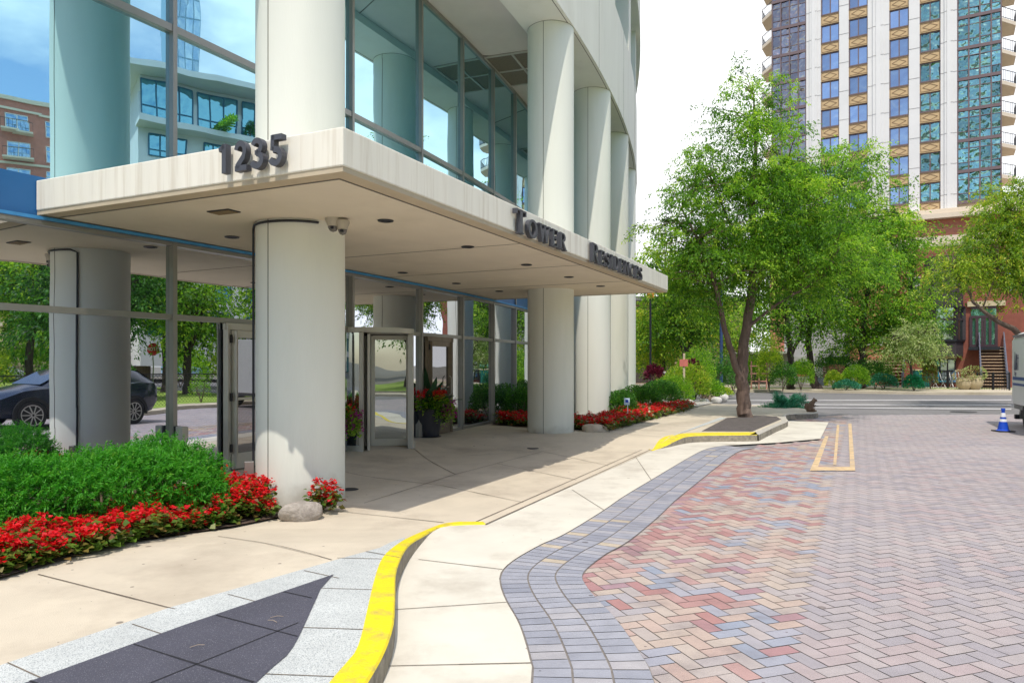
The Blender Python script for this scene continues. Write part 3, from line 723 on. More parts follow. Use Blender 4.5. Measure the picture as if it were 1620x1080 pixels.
def digit(ch):
    if ch == '1': return .48, [([(.30, 0), (.30, .985)], .22), ([(.02, .80), (.33, .905)], [.15, .16])]
    if ch == '2': return .68, [(arcp(.33, .67, .235, .235, 172, -20)+[(.50, .45), (.13, .13)], [.19]*15+[.2, .21]), ([(.04, .09), (.68, .09)], .18)]
    if ch == '3': return .66, [(arcp(.30, .72, .225, .19, 165, -90), .175), (arcp(.29, .28, .27, .205, 90, -165), .19), ([(.20, .515), (.36, .515)], .14)]
    if ch == '5': return .66, [([(.14, .91), (.64, .91)], .17), ([(.165, .99), (.145, .50)], .17), (arcp(.29, .30, .27, .225, 115, -160), .19)]
M_num = mat('charcoal_letter', (.060, .062, .075), .5, .1, 10)
hn = thing('house_number', 'thick charcoal numerals 1235 standing off the canopy edge', 'house number', (*cv(0, 1.), 3.3), 0)
hgt = .265
for ch, v0 in (('1', 1.315), ('2', 1.125), ('3', .925), ('5', .715)):
    wd, sts = digit(ch); mb = MB(); up = .012*(v0-1)
    fn = lambda x, z, o: tuple(cv(-.035-o, v0-x*.215)) + (3.30+z*hgt,)
    for p, w in sts: stroke(mb, p, w if hasattr(w, '__len__') else w*1.05, .06, fn)
    obj('digit', mb, M_num, hn, True)
T_, N_ = .20, .085            # thick and thin strokes of a roman letter
def roman(ch):
    sf = lambda x0, x1, y: ([(x0, y), (x1, y)], .075)
    if ch == 'T': return .72, [([(.36, 0), (.36, 1)], T_), ([(.02, .955), (.70, .955)], .09), ([(.05, .78), (.05, .99)], .075), ([(.67, .78), (.67, .99)], .075), sf(.20, .52, .035)]
    if ch == 'O': return .84, [(arcp(.42, .5, .33, .44, 0, 360, 24), [.13+.09*abs(math.cos(math.radians(15*i))) for i in range(25)])]
    if ch == 'W': return 1.1, [([(.12, .98), (.35, .02)], .18), ([(.35, .02), (.55, .95)], .09), ([(.52, .98), (.76, .02)], .18), ([(.76, .02), (1.0, .96)], .09), sf(0, .3, .965), sf(.42, .7, .965), sf(.88, 1.12, .965)]
    if ch == 'E': return .66, [([(.17, 0), (.17, 1)], T_), ([(.05, .96), (.60, .96)], .08), ([(.17, .51), (.48, .51)], .08), ([(.05, .04), (.62, .04)], .08), ([(.59, .76), (.59, .99)], .07), ([(.61, .01), (.61, .25)], .07), ([(.47, .38), (.47, .64)], .06)]
    if ch == 'R': return .80, [([(.17, 0), (.17, 1)], T_), (([(.1, .955), (.36, .955)]+arcp(.38, .74, .22, .215, 88, -88)+[(.2, .525)]), [.08, .08]+[.08+.10*math.sin(math.pi*i/14) for i in range(15)]+[.08]), ([(.36, .52), (.70, .03)], .17), sf(.02, .34, .035), sf(.60, .84, .035)]
    if ch == 'S': return .60, [(arcp(.29, .74, .20, .20, 20, 215, 12)+arcp(.30, .26, .22, .215, 45, -165, 14), [.09+.07*math.sin(math.pi*i/27) for i in range(28)]), ([(.50, .72), (.50, .96)], .06), ([(.08, .04), (.08, .28)], .06)]
    if ch == 'I': return .36, [([(.18, 0), (.18, 1)], T_), sf(.02, .34, .035), sf(.02, .34, .965)]
    if ch == 'D': return .80, [([(.17, 0), (.17, 1)], T_), (([(.08, .955), (.34, .955)]+arcp(.34, .5, .36, .455, 88, -88, 16)+[(.08, .045)]), [.08, .08]+[.08+.12*math.sin(math.pi*i/16) for i in range(17)]+[.08])]
    if ch == 'N': return .84, [([(.14, 0), (.14, .97)], .09), ([(.13, .98), (.68, .03)], .19), ([(.70, 0), (.70, 1)], .09), sf(.0, .28, .035), sf(0, .24, .965), sf(.56, .86, .965)]
    if ch == 'C': return .74, [(arcp(.41, .5, .33, .44, 42, 318, 20), [.08+.12*math.sin(math.pi*i/20) for i in range(21)]), ([(.67, .70), (.67, .96)], .07)]
def word(txt, u0, u1, name_label):
    t = thing('sign_lettering', name_label, 'sign', (*cv(u0, -.03), 3.26))
    caps = [.30]+[.24]*(len(txt)-1); ws = [roman(c)[0]*h*.92+.035 for c, h in zip(txt, caps)]; k = (u1-u0)/sum(ws); u = u0
    for c, h, w in zip(txt, caps, ws):
        mb = MB(); sx = h*.92*k
        fn = lambda x, z, o: tuple(cv(u+x*sx, -.02-o)) + (3.215+z*h,)
        for p, wd in roman(c)[1]: stroke(mb, p, [q*.82 for q in wd] if hasattr(wd, '__len__') else wd*.82, .06, fn)
        obj('letter', mb, M_num, t, True); u += w*k
word('TOWER', 3.2, 4.95, 'dark standing letters reading TOWER on the long canopy edge'); word('RESIDENCES', 5.98, 8.98, 'dark standing letters reading RESIDENCES on the far half of the canopy edge')

# ---------------------------------------------------------------- foliage helpers
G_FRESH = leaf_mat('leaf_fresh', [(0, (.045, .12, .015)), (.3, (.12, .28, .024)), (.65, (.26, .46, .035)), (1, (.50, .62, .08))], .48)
G_DEEP = leaf_mat('leaf_deep', [(0, (.022, .075, .018)), (.5, (.06, .19, .03)), (.85, (.12, .32, .04)), (1, (.25, .42, .05))], .38)
G_YEL = leaf_mat('leaf_yellow', [(0, (.09, .18, .02)), (.4, (.22, .36, .03)), (.75, (.42, .50, .05)), (1, (.66, .58, .08))], .45)
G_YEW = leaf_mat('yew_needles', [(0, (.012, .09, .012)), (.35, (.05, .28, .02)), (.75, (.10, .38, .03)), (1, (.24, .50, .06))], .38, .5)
G_JUN = leaf_mat('juniper_needles', [(0, (.02, .12, .08)), (.5, (.05, .28, .19)), (1, (.16, .46, .34))], .3)
G_BEG = leaf_mat('begonia_leaf', [(0, (.05, .10, .02)), (.35, (.12, .22, .03)), (.6, (.22, .14, .05)), (.8, (.16, .05, .03)), (1, (.36, .44, .22))], .3, .3)
P_RED = leaf_mat('red_petal', [(0, (.45, .005, .012)), (.5, (.72, .012, .018)), (.85, (.80, .03, .05)), (1, (.85, .20, .22))], .35, .45)
P_ORG = leaf_mat('orange_petal', [(0, (.60, .02, .01)), (1, (.85, .16, .03))], .35)
P_PUR = leaf_mat('purple_petal', [(0, (.28, .01, .22)), (1, (.55, .04, .42))], .35)
G_MAR = leaf_mat('maroon_leaf', [(0, (.06, .006, .02)), (1, (.20, .02, .06))], .3)
G_PALE = leaf_mat('pale_leaf', [(0, (.14, .22, .06)), (.6, (.34, .42, .16)), (1, (.60, .62, .36))], .4)
M_bark = mat('bark', (.14, .095, .075), .95, .35, 9, .9, 30, stretch=(1, 1, .25), col2=(.25, .19, .15), var2=.5, scale2=3)
M_bark2 = mat('dark_bark', (.07, .05, .045), .95, .35, 9, .9, 30, stretch=(1, 1, .25))
M_twig = mat('twig', (.16, .11, .08), .95, .2, 9)
def unit(v): return v/np.maximum(np.linalg.norm(v, axis=1, keepdims=True), 1e-6)
def leaves(name, pos, dirs, ln, wd, m, parent=None, rnd=None, up=.5, rg=None, kind=None):
    """many real little leaves (folded rhombs) in one mesh; pos in world coordinates"""
    rg = rg or RNG; n = len(pos); d = unit(dirs)
    side = unit(np.cross(d, unit(rg.normal(size=(n, 3))+np.array([0, 0, up*2]))))
    nr = np.cross(side, d); l = (ln*rg.uniform(.65, 1.3, n))[:, None]; w = (wd*rg.uniform(.7, 1.2, n))[:, None]
    a = pos; b = pos+d*l*.45+side*w*.5+nr*w*.12; c = pos+d*l-np.array([0, 0, .12])*l; e = pos+d*l*.45-side*w*.5+nr*w*.12
    V_ = np.stack([a, b, c, e], 1).reshape(-1, 3)
    if parent is not None: V_ = V_-np.array(worldpos(parent).translation)
    me = bpy.data.meshes.new(name); me.vertices.add(4*n); me.vertices.foreach_set('co', V_.astype(np.float32).ravel())
    me.loops.add(4*n); me.loops.foreach_set('vertex_index', np.arange(4*n, dtype=np.int32))
    me.polygons.add(n); me.polygons.foreach_set('loop_start', np.arange(0, 4*n, 4, dtype=np.int32)); me.polygons.foreach_set('loop_total', np.full(n, 4, dtype=np.int32))
    me.materials.append(m); me.update(calc_edges=True)
    at = me.attributes.new('rnd', 'FLOAT', 'FACE'); r = rg.random(n) if rnd is None else rnd
    at.data.foreach_set('value', np.clip(r, 0, 1).astype(np.float32))
    o = bpy.data.objects.new(name, me); C.objects.link(o)
    if parent is not None: o.parent = parent
    if kind: o['kind'] = kind
    return o
def tree(name, label, base, skel, blobs, ncl, per, ln, wd, m, sig=.34, group=None, bark=None, droop=.5, seed=1, twr=.012, hol=.35, cat='tree'):
    """skel: list of limbs [(x,y,z,r),...]; blobs: crown volumes; clusters of leaves hang on twigs that grow from the limbs"""
    rg = np.random.default_rng(seed); t = thing(name, label, cat, base, 0, group); bark = bark or M_bark
    tk = MB()
    P = []
    for li, limb in enumerate(skel):
        pts = [Vector(q[:3]) for q in limb]; sm = []; rs = []
        for i in range(len(pts)-1):
            for k in range(5):
                f = k/5; p = pts[i].lerp(pts[i+1], f); j = limb[i][3]*.22
                sm.append(p+Vector((rg.uniform(-j, j), rg.uniform(-j, j), 0))); rs.append(limb[i][3]*(1-f)+limb[i+1][3]*f)
        sm.append(pts[-1]); rs.append(limb[-1][3])
        if li == 0: rs[0] *= 1.45; rs[1] *= 1.12
        tk.tube(sm, rs, 10); P += [(p, r) for p, r in zip(sm, rs)]
    vol = np.array([b[3]*b[4]*b[5] for b in blobs]); bi = rg.choice(len(blobs), ncl, p=vol/vol.sum()); B = np.array(blobs)[bi]
    u = unit(rg.normal(size=(ncl, 3))); r = rg.uniform(hol, 1, ncl)**.5
    cen = B[:, :3]+u*B[:, 3:6]*r[:, None]*rg.uniform(.85, 1.12, ncl)[:, None]
    zmin = min(p[0].z for p in P)
    PA = np.array([tuple(p[0]) for p in P]); pr = np.array([p[1] for p in P]); crown_pts = PA[:, 2] > cen[:, 2].min()-1.5
    PA = PA[crown_pts]; tw = MB()
    for i, c in enumerate(cen):
        dd = np.linalg.norm((PA-c)*np.array([1, 1, 1.0]), axis=1)+np.where(PA[:, 2] > c[2]+.1, 2.5, 0); j = dd.argmin(); a = Vector(PA[j]); b = Vector(c)
        mid = a.lerp(b, .5)+Vector((rg.normal()*.12, rg.normal()*.12, .18*(b-a).length*.5)); L_ = (b-a).length
        if L_ > .25: tw.tube([a, mid, b], [twr*(1+L_*.5), twr*(.7+L_*.2), twr*.4], 4, cap=False)
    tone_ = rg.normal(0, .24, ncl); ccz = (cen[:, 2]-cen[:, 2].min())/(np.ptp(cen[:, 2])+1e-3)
    n = ncl*per; ci = np.repeat(np.arange(ncl), per)
    # sprays: several twiglets fan out and hang from every cluster centre, leaves sit along them
    ns = 7; sd_ = unit(rg.normal(size=(ncl, ns, 3)).reshape(-1, 3)*np.array([1, 1, .45])+np.array([0, 0, -.1])).reshape(ncl, ns, 3)
    k = rg.integers(0, ns, n); f = rg.uniform(.05, 1, n); d = sd_[ci, k]
    pos = cen[ci]+d*(f*sig*2.3)[:, None]+np.array([0, 0, -1])*(f**2*sig*droop*1.6)[:, None]+rg.normal(size=(n, 3))*sig*.14
    dr = d+rg.normal(size=(n, 3))*.6+np.array([0, 0, -droop])
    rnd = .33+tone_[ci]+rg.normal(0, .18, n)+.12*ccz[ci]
    obj('trunk', tk, bark, t, True, smooth=True)
    if tw.v: obj('branches', tw, M_twig if bark is M_bark else bark, t, True, smooth=True)
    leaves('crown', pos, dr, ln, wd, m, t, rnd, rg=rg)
    return t
def shrub(name, label, c, r, n, ln, wd, m, group=None, seed=1, cat='shrub', stems=True, bumps=7, up=.6, mix=None):
    rg = np.random.default_rng(seed); t = thing(name, label, cat, c, 0, group)
    K = rg.normal(size=(bumps, 3)); K = unit(K); u = unit(rg.normal(size=(n, 3))); u[:, 2] = np.where(u[:, 2] < -.35, -u[:, 2]*.6, u[:, 2])
    q = 1+.20*np.max(u@K.T, axis=1)**4-.12; rr = rg.uniform(.35, 1, n)**.45*q
    pos = np.array(c)+u*np.array(r)*rr[:, None]+np.array([0, 0, r[2]*.62]); pos[:, 2] = np.maximum(pos[:, 2], c[2]+.02)
    rnd = .45+.2*(np.sin(pos[:, 0]*9+seed)*np.sin(pos[:, 2]*11)*np.sin(pos[:, 1]*8))+rg.normal(0, .2, n)
    if stems:
        sb = MB()
        for k in range(6):
            a = rg.uniform(0, 6.28); sb.tube([(c[0], c[1], c[2]-.03), (c[0]+math.cos(a)*r[0]*.3, c[1]+math.sin(a)*r[1]*.3, c[2]+r[2]*.6), (c[0]+math.cos(a)*r[0]*.6, c[1]+math.sin(a)*r[1]*.6, c[2]+r[2]*1.2)], [.018, .012, .005], 5)
        obj('stem', sb, M_twig, t, True)
    leaves('foliage', pos, u+rg.normal(size=(n, 3))*.5+np.array([0, 0, up]), ln, wd, m, t, rnd, rg=rg); return t
def Pz(px, py, Y): return ((px-810)/F*Y, Y, EYE+(HZ-py)/F*Y)
def limb(pts, Y, dy=0):   # limb surveyed from the photo at a given distance
    return [(*Pz(x, y, Y+dy*i), r) for i, (x, y, r) in enumerate(pts)]

# near hedge of yew, left of the entrance
def yew(name, label, path, hw, hh, n, seed, base=.1):
    rg = np.random.default_rng(seed); t = thing(name, label, 'hedge', (path[len(path)//2][0], path[len(path)//2][1], base))
    P = np.array(path, float); seg = np.linalg.norm(np.diff(P, axis=0), axis=1); cum = np.concatenate([[0], np.cumsum(seg)])
    ns = n//26
    tpos = rg.uniform(-hw*.6, cum[-1]+hw*.6, ns); tt = np.clip(tpos, 0, cum[-1]); x = np.interp(tt, cum, P[:, 0]); y = np.interp(tt, cum, P[:, 1])
    over = np.abs(tpos-tt)/hw; k = np.clip(np.searchsorted(cum, tt)-1, 0, len(seg)-1); d = np.diff(P, axis=0)[k]/seg[k][:, None]; nn = np.stack([d[:, 1], -d[:, 0]], 1)
    th = rg.uniform(-.25, math.pi+.25, ns); rad = rg.uniform(.45, 1, ns)**.4*np.sqrt(np.maximum(.15, 1-over**2))
    lump = 1+.13*np.sin(tpos*3.1+1)*np.sin(th*2.3)+.09*np.sin(tpos*6.7+th*3)+rg.normal(0, .05, ns)
    se = np.sign(np.cos(th))*np.abs(np.cos(th))**.75
    off_ = nn*(se*hw*rad*lump)[:, None]; z = base+.10+np.abs(np.sin(th))**.7*(hh-.10)*rad*lump*np.where(np.sin(th) > 0, 1, -.3)
    sgn = np.sign(tpos-tt)[:, None]*d*(np.abs(tpos-tt))[:, None]
    c = np.stack([x+off_[:, 0]+sgn[:, 0], y+off_[:, 1]+sgn[:, 1], np.maximum(z, base+.04)], 1)
    out = unit(np.stack([off_[:, 0], off_[:, 1], (z-base-hh*.45)], 1))*.8+rg.normal(size=(ns, 3))*.45+np.array([0, 0, .45]); out = unit(out)
    ci = np.repeat(np.arange(ns), 26); f = rg.uniform(0, 1, len(ci)); sl = rg.uniform(.07, .15, ns)[ci]
    side = unit(np.cross(out, rg.normal(size=(ns, 3))))[ci]; sg = np.where(rg.random(len(ci)) > .5, 1, -1)[:, None]
    pos = c[ci]+out[ci]*(f*sl)[:, None]; dr = out[ci]*.75+side*sg*.9+rg.normal(size=(len(ci), 3))*.18
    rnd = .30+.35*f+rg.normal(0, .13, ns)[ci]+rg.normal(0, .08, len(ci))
    sb = MB()
    for q in range(26):
        s_ = rg.uniform(0, cum[-1]); bx, by = np.interp(s_, cum, P[:, 0]), np.interp(s_, cum, P[:, 1]); a = rg.uniform(0, 6.28)
        sb.tube([(bx, by, base-.04), (bx+.12*math.cos(a), by+.12*math.sin(a), base+.25), (bx+.3*math.cos(a), by+.3*math.sin(a), base+hh*.8)], [.018, .012, .004], 5)
    obj('stem', sb, M_twig, t, True)
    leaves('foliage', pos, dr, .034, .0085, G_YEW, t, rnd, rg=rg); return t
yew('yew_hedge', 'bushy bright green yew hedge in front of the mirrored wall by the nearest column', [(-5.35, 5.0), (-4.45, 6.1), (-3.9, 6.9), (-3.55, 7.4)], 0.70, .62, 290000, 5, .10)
# flower beds of red begonias: nobody could count them
def flowers(name, label, poly, hfun, nplant, seed, red=P_RED, sc=1.):
    rg = np.random.default_rng(seed); f = inside(poly); P = np.array([(p[0], p[1]) for p in poly]); lo, hi = P.min(0), P.max(0); pts = []
    while len(pts) < nplant:
        q = rg.uniform(lo, hi)
        if f(*q): pts.append(q)
    pts = np.array(pts); z0 = np.array([H(*p) for p in pts])+.03; t = thing(name, label, 'flower bed', (*pts.mean(0), .1)); t['kind'] = 'stuff'
    hh = np.array([hfun(*p) for p in pts])*rg.uniform(.5, 1.25, nplant)*(1+.28*np.sin(pts[:, 0]*5.1+seed)*np.sin(pts[:, 1]*4.3))
    n = nplant*20; ci = np.repeat(np.arange(nplant), 20); a = rg.uniform(0, 6.283, n); f_ = rg.uniform(.15, 1.1, n)
    rad = rg.uniform(.02, .13, n)*sc; pos = np.stack([pts[ci, 0]+np.cos(a)*rad, pts[ci, 1]+np.sin(a)*rad, z0[ci]+hh[ci]*f_*.9], 1)
    dr = np.stack([np.cos(a), np.sin(a), rg.uniform(-.3, .5, n)], 1)
    leaves('leaves', pos, dr, .066*sc, .060*sc, G_BEG, t, rg.random(n)*.6+.4*(rg.random(n) > .86), up=1.2, rg=rg)
    bloom = rg.choice(nplant, int(nplant*.8), replace=False); nf = len(bloom)*5; fi = np.repeat(bloom, 5); a = rg.uniform(0, 6.283, nf); rad = rg.uniform(0, .12, nf)*sc
    fc = np.stack([pts[fi, 0]+np.cos(a)*rad, pts[fi, 1]+np.sin(a)*rad, z0[fi]+hh[fi]*rg.uniform(.8, 1.15, nf)], 1)
    pk = np.repeat(np.arange(nf), 8); aa = rg.uniform(0, 6.283, len(pk)); pos = fc[pk]+rg.normal(size=(len(pk), 3))*.012*sc
    dr = np.stack([np.cos(aa), np.sin(aa), rg.uniform(-.5, .7, len(pk))], 1)
    leaves('petals', pos, dr, .034*sc, .032*sc, red, t, .4+rg.normal(0, .2, len(pk)), up=.8, rg=rg)
    for c in t.children: c['kind'] = 'stuff'
    return t
fa = [Vector(p) for p in (G(-60, 938, 'walk'), G(0, 921, 'walk'), G(150, 884, 'walk'), G(300, 848, 'walk'), G(420, 823, 'walk'))]
fin_ = lambda k: [p+Vector((-.85*k, .53*k)) for p in fa]
bedp = [p+Vector((-.07, .05)) for p in fa]+[Vector((-2.35, 7.15)), Vector((-2.8, 8.1)), Vector((-3.2, 8.2)), Vector((-3.5, 7.6)), Vector((-3.55, 6.9))]+list(reversed(fin_(.88)))[1:]
flowers('begonia_bed', 'dense band of red begonias along the beige sidewalk below the yew hedge', bedp, lambda x, y: .17+.10*ss(6.2, 7.6, y), 620, 11)
flowers('begonia_clump', 'small clump of red begonias between the boulder and the base of the nearest column', [G(488, 812, 'walk'), G(506, 809, 'walk'), (-1.88, 7.72), (-2.1, 7.75)], lambda x, y: .20, 14, 12)
s1 = [B1, B2, B2+Vector((.28, .62)), B2+Vector((-.5, 1.35)), B1+Vector((.35, .9))]
flowers('begonia_bed', 'patch of red begonias at the far end of the glass wall beside the further column', [B1+Vector((.1, 0)), B1.lerp(B2, .42), B1.lerp(B2, .48)+Vector((.2, .8)), B1+Vector((.35, .9))], lambda x, y: .22, 110, 13, sc=1.15)
inn = Vector((-.902, .432))
flowers('begonia_bed', 'long strip of red begonias edging the grey sidewalk beyond the columns', [B1.lerp(B2, .55), B2, B3, B3+inn*.35+Vector((-.1, -.2)), B2.lerp(B3, .75)+inn*1.15, B2+inn*.95+Vector((.45, .95)), B1.lerp(B2, .58)+Vector((.35, .75))], lambda x, y: .20, 620, 14, sc=1.2)
# stones in the beds
def boulder(c, r, label, m, seed, rz=0):
    mb = MB(); mb.blob((0, 0, 0), r, 14, .10, seed=seed); mb.v = [(x, y, z if z < r[2]*.72 else r[2]*.72+(z-r[2]*.72)*.35) for x, y, z in mb.v]
    o = obj('boulder', mb, m, smooth=True); o.location = c; o.rotation_euler = (0, 0, rz); tag(o, label, 'boulder')
boulder((-2.14, 7.41, .09), (.22, .14, .13), 'rough flat-topped granite boulder among red flowers at the foot of the nearest column', mat('boulder_granite', (.36, .32, .28), .9, .3, 12, .8, 35, col2=(.20, .17, .15), var2=.7, scale2=4), 3, .5)
boulder((*G(940, 683.5, 'walk'), .17), (.27, .22, .17), 'smooth tan boulder at the corner of the red flower strip behind the further column', mat('tan_stone', (.50, .43, .34), .85, .15, 6, .3, 40), 5)
# planters by the revolving door
def planter(c, label, seed, leaf_dirs):
    rg = np.random.default_rng(seed); t = thing('flower_planter', label, 'planter', c)
    pot = MB().lathe([(0, 0), (.19, 0), (.20, .02), (.285, .50), (.30, .51), (.31, .56), (.29, .575), (.265, .56), (.26, .52), (0, .52)], n=36)
    obj('pot', pot, mat('dark_pot', (.040, .042, .055), .45, .12, 6), t, smooth=True)
    obj('saucer', MB().lathe([(0, 0), (.24, 0), (.25, .012), (.22, .02), (0, .02)], n=28), M_dk, t)
    def put(nm, n, cz, rr, m, ln, wd, rad0=.0, droop=0, cx=0, cy=0):
        a = rg.uniform(0, 6.283, n); r_ = rad0+(rr[0]-rad0)*rg.uniform(0, 1, n)**.6; pos = np.stack([c[0]+cx+np.cos(a)*r_, c[1]+cy+np.sin(a)*r_, c[2]+cz+rg.normal(0, rr[1], n)-droop*(r_/rr[0])**2], 1)
        dr = np.stack([np.cos(a), np.sin(a), rg.uniform(-.3, .8, n)], 1); leaves(nm, pos, dr, ln, wd, m, t, rg=rg)
    put('greenery', 1500, .70, (.38, .07), G_FRESH, .07, .05, .0, .06)
    put('trailing_leaves', 900, .52, (.20, .09), leaf_mat('lime_leaf', [(0, (.12, .26, .03)), (1, (.38, .55, .10))], .4), .06, .05, 0, .0, .30, -.12)
    for k in range(20):
        a = rg.uniform(0, 6.28); r_ = rg.uniform(.1, .38); x, y = math.cos(a)*r_, math.sin(a)*r_-.06
        put('blossom', 70, rg.uniform(.66, .92), (.065, .03), (P_RED, P_ORG)[k % 2], .035, .032, 0, 0, x, y)
    for x, y, z in ((.42, -.16, .62), (.36, -.26, .52), (-.34, -.20, .55), (.46, -.02, .66), (.48, -.12, .50), (-.30, -.28, .60)):
        put('blossom', 90, z, (.08, .05), P_PUR, .035, .034, 0, 0, x, y)
    bl = MB()
    for (ax, ay, az, L_) in leaf_dirs:
        d = Vector((ax, ay, az)).normalized(); s_ = d.cross(Vector((0, 0, 1))).normalized(); b0 = len(bl.v); K = 9
        for i in range(K+1):
            f = i/K; p = Vector((0, 0, .62))+d*L_*f+Vector((0, 0, -.22*f*f*L_*(1.2-az))); wd = .085*math.sin(math.pi*(.08+.92*f))**.8*(1 if i % 2 else .86)
            bl.v += [tuple(p-s_*wd), tuple(p+Vector((0, 0, -.015))), tuple(p+s_*wd)]
        for i in range(K):
            a = b0+i*3; bl.f += [(a, a+1, a+4, a+3), (a+1, a+2, a+5, a+4)]; bl.m += [0, 0]; bl.c += [.3, .5]
    obj('big_leaf', bl, leaf_mat('canna_leaf', [(0, (.02, .06, .03)), (.5, (.035, .10, .045)), (1, (.06, .14, .05))], .2), t)
    return t
pq = G(677, 703, 'road')
LD = [(-.35, -.1, 1.0, .85), (-.1, -.2, 1.2, .8), (.25, -.3, .9, .7), (.8, -.35, .50, .66), (.95, .1, .38, .72), (.9, -.5, .22, .55), (-.8, -.2, .5, .62), (-.9, .2, .35, .55), (-.5, .5, .7, .6), (.35, .5, .8, .7), (.55, -.7, .35, .6), (-.2, -.8, .5, .5), (.1, -.7, .8, .55), (.6, .2, .75, .7)]
planter((pq[0]+.0, pq[1]+.2, H(*pq)+.02), 'tall dark pot of red, orange and purple flowers standing right of the revolving door', 3, LD)
planter((-3.0, 12.0, .10), 'dark flower pot half hidden behind the nearest column, left of the revolving door', 4, [(-.3, .1, .6, .5), (.5, -.3, .4, .5), (.1, .3, .7, .5)])
# hosta by the glass, shrubs beyond the columns
def hosta(c, r, label, seed):
    rg = np.random.default_rng(seed); n = 90; a = rg.uniform(0, 6.283, n); t = thing('hosta', label, 'plant', c)
    pos = np.array(c)+np.stack([np.cos(a)*.05, np.sin(a)*.05, rg.uniform(.05, r*.7, n)], 1); dr = np.stack([np.cos(a), np.sin(a), rg.uniform(.1, 1., n)], 1)
    leaves('foliage', pos, dr, r, r*.36, G_FRESH, t, .5+rg.random(n)*.4, up=1.5, rg=rg)
hosta((*A(-22.9, .55), .12), .34, 'leafy light green hosta in front of the last panes left of the further column', 5)
hosta((*A(-20.2, -.1), .12), .38, 'slim green plant between the further column and the column behind it', 6)
def sb(px, py, r, label, m, seed, n=5200, ln=.055, wd=.035, dY=0, **k):
    p = G(px, py, 'walk'); return shrub('shrub', label, (p[0], p[1]+dY, H(p[0], p[1])+.02), r, n, ln, wd, m, seed=seed, **k)
sb(980, 663, (.50, .50, .48), 'rounded dark green shrub hugging the column, first of the clipped row', G_DEEP, 21)
sb(1013, 652, (.72, .70, .50), 'wide dark clipped shrub behind the small white sign', G_DEEP, 22, 7000)
sb(1042, 645, (.80, .75, .60), 'dark clipped shrub in the middle of the row beyond the columns', G_DEEP, 23, 8000)
sb(1065, 641, (.80, .8, .66), 'lighter green loose shrub at the far end of the clipped row', G_FRESH, 24, 6500)
for k, (sa, wv, r_) in enumerate(((-22.2, 1.55, .62), (-20.6, 1.5, .66), (-19.0, 1.45, .62), (-17.3, 1.4, .6), (-15.4, 1.4, .6))):
    p = A(sa, wv); shrub('shrub', ('dark shrub tight against the glass just left of the further column', 'second dark shrub along the foot of the glass wall', 'third dark shrub along the foot of the glass wall', 'fourth dark shrub along the foot of the glass wall', 'farthest dark shrub along the foot of the glass wall')[k], (*p, .12), (r_, r_, .60), 4200, .055, .035, G_DEEP, seed=31+k)

# ---------------------------------------------------------------- trees
Y1 = 20.0
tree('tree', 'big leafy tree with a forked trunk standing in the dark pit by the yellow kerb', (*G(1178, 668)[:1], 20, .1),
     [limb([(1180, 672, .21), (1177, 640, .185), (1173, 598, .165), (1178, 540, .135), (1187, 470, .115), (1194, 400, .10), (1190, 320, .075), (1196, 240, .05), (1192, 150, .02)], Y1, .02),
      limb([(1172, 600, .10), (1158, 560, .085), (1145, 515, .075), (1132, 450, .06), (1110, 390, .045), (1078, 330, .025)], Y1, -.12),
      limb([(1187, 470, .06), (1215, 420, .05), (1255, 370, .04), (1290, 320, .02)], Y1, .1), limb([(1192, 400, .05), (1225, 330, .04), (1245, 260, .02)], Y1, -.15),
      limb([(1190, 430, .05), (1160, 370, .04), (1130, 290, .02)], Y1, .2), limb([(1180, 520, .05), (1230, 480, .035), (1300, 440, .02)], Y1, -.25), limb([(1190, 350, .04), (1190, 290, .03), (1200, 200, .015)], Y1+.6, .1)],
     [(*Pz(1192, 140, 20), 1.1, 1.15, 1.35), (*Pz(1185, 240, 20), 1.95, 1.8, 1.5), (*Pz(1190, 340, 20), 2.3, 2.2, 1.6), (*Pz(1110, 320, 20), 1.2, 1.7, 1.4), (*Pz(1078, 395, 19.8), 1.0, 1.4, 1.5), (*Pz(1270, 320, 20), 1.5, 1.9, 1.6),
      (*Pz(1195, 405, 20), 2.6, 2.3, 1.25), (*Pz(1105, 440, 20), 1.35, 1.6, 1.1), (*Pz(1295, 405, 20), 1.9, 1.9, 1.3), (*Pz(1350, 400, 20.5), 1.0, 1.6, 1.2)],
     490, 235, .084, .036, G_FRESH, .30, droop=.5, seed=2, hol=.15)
M_b = M_bark2
TG = 'street trees along the far side of the crossing street'
def strt(px, Y, label, pts, blobs, ncl, per, m, seed, group=TG, ln=.17, wd=.085, sig=.62, **k):
    return tree('tree', label, ((px-810)/F*Y, Y, .1), [limb(p, Y) for p in pts], [(*Pz(x, y, Y), rx/F*Y, rx/F*Y*.9, rz/F*Y) for x, y, rx, rz in blobs], ncl, per, ln, wd, m, sig, group, M_b, seed=seed, twr=.02, **k)
strt(1251, 43, 'tree across the street with a dark trunk straight above the blue-green juniper', [[(1251, 616, .20), (1250, 590, .18), (1250, 560, .17), (1246, 520, .14), (1240, 440, .09), (1240, 380, .04)], [(1250, 562, .12), (1266, 535, .09), (1280, 470, .05)]],
     [(1230, 430, 60, 60), (1260, 500, 70, 38), (1200, 500, 50, 40), (1270, 370, 60, 60)], 150, 95, G_FRESH, 41)
strt(1283, 44, 'tree with a leaning dark trunk beside the grey front step across the street', [[(1292, 617, .26), (1284, 585, .19), (1278, 540, .17), (1284, 490, .14), (1300, 400, .1), (1320, 300, .05)], [(1279, 535, .1), (1262, 500, .07), (1250, 450, .04)], [(1290, 460, .1), (1330, 400, .07), (1360, 330, .03)]],
     [(1310, 400, 75, 80), (1330, 290, 62, 60), (1365, 250, 42, 38), (1370, 380, 70, 70), (1290, 480, 75, 40), (1400, 320, 40, 50)], 330, 110, G_FRESH, 42)
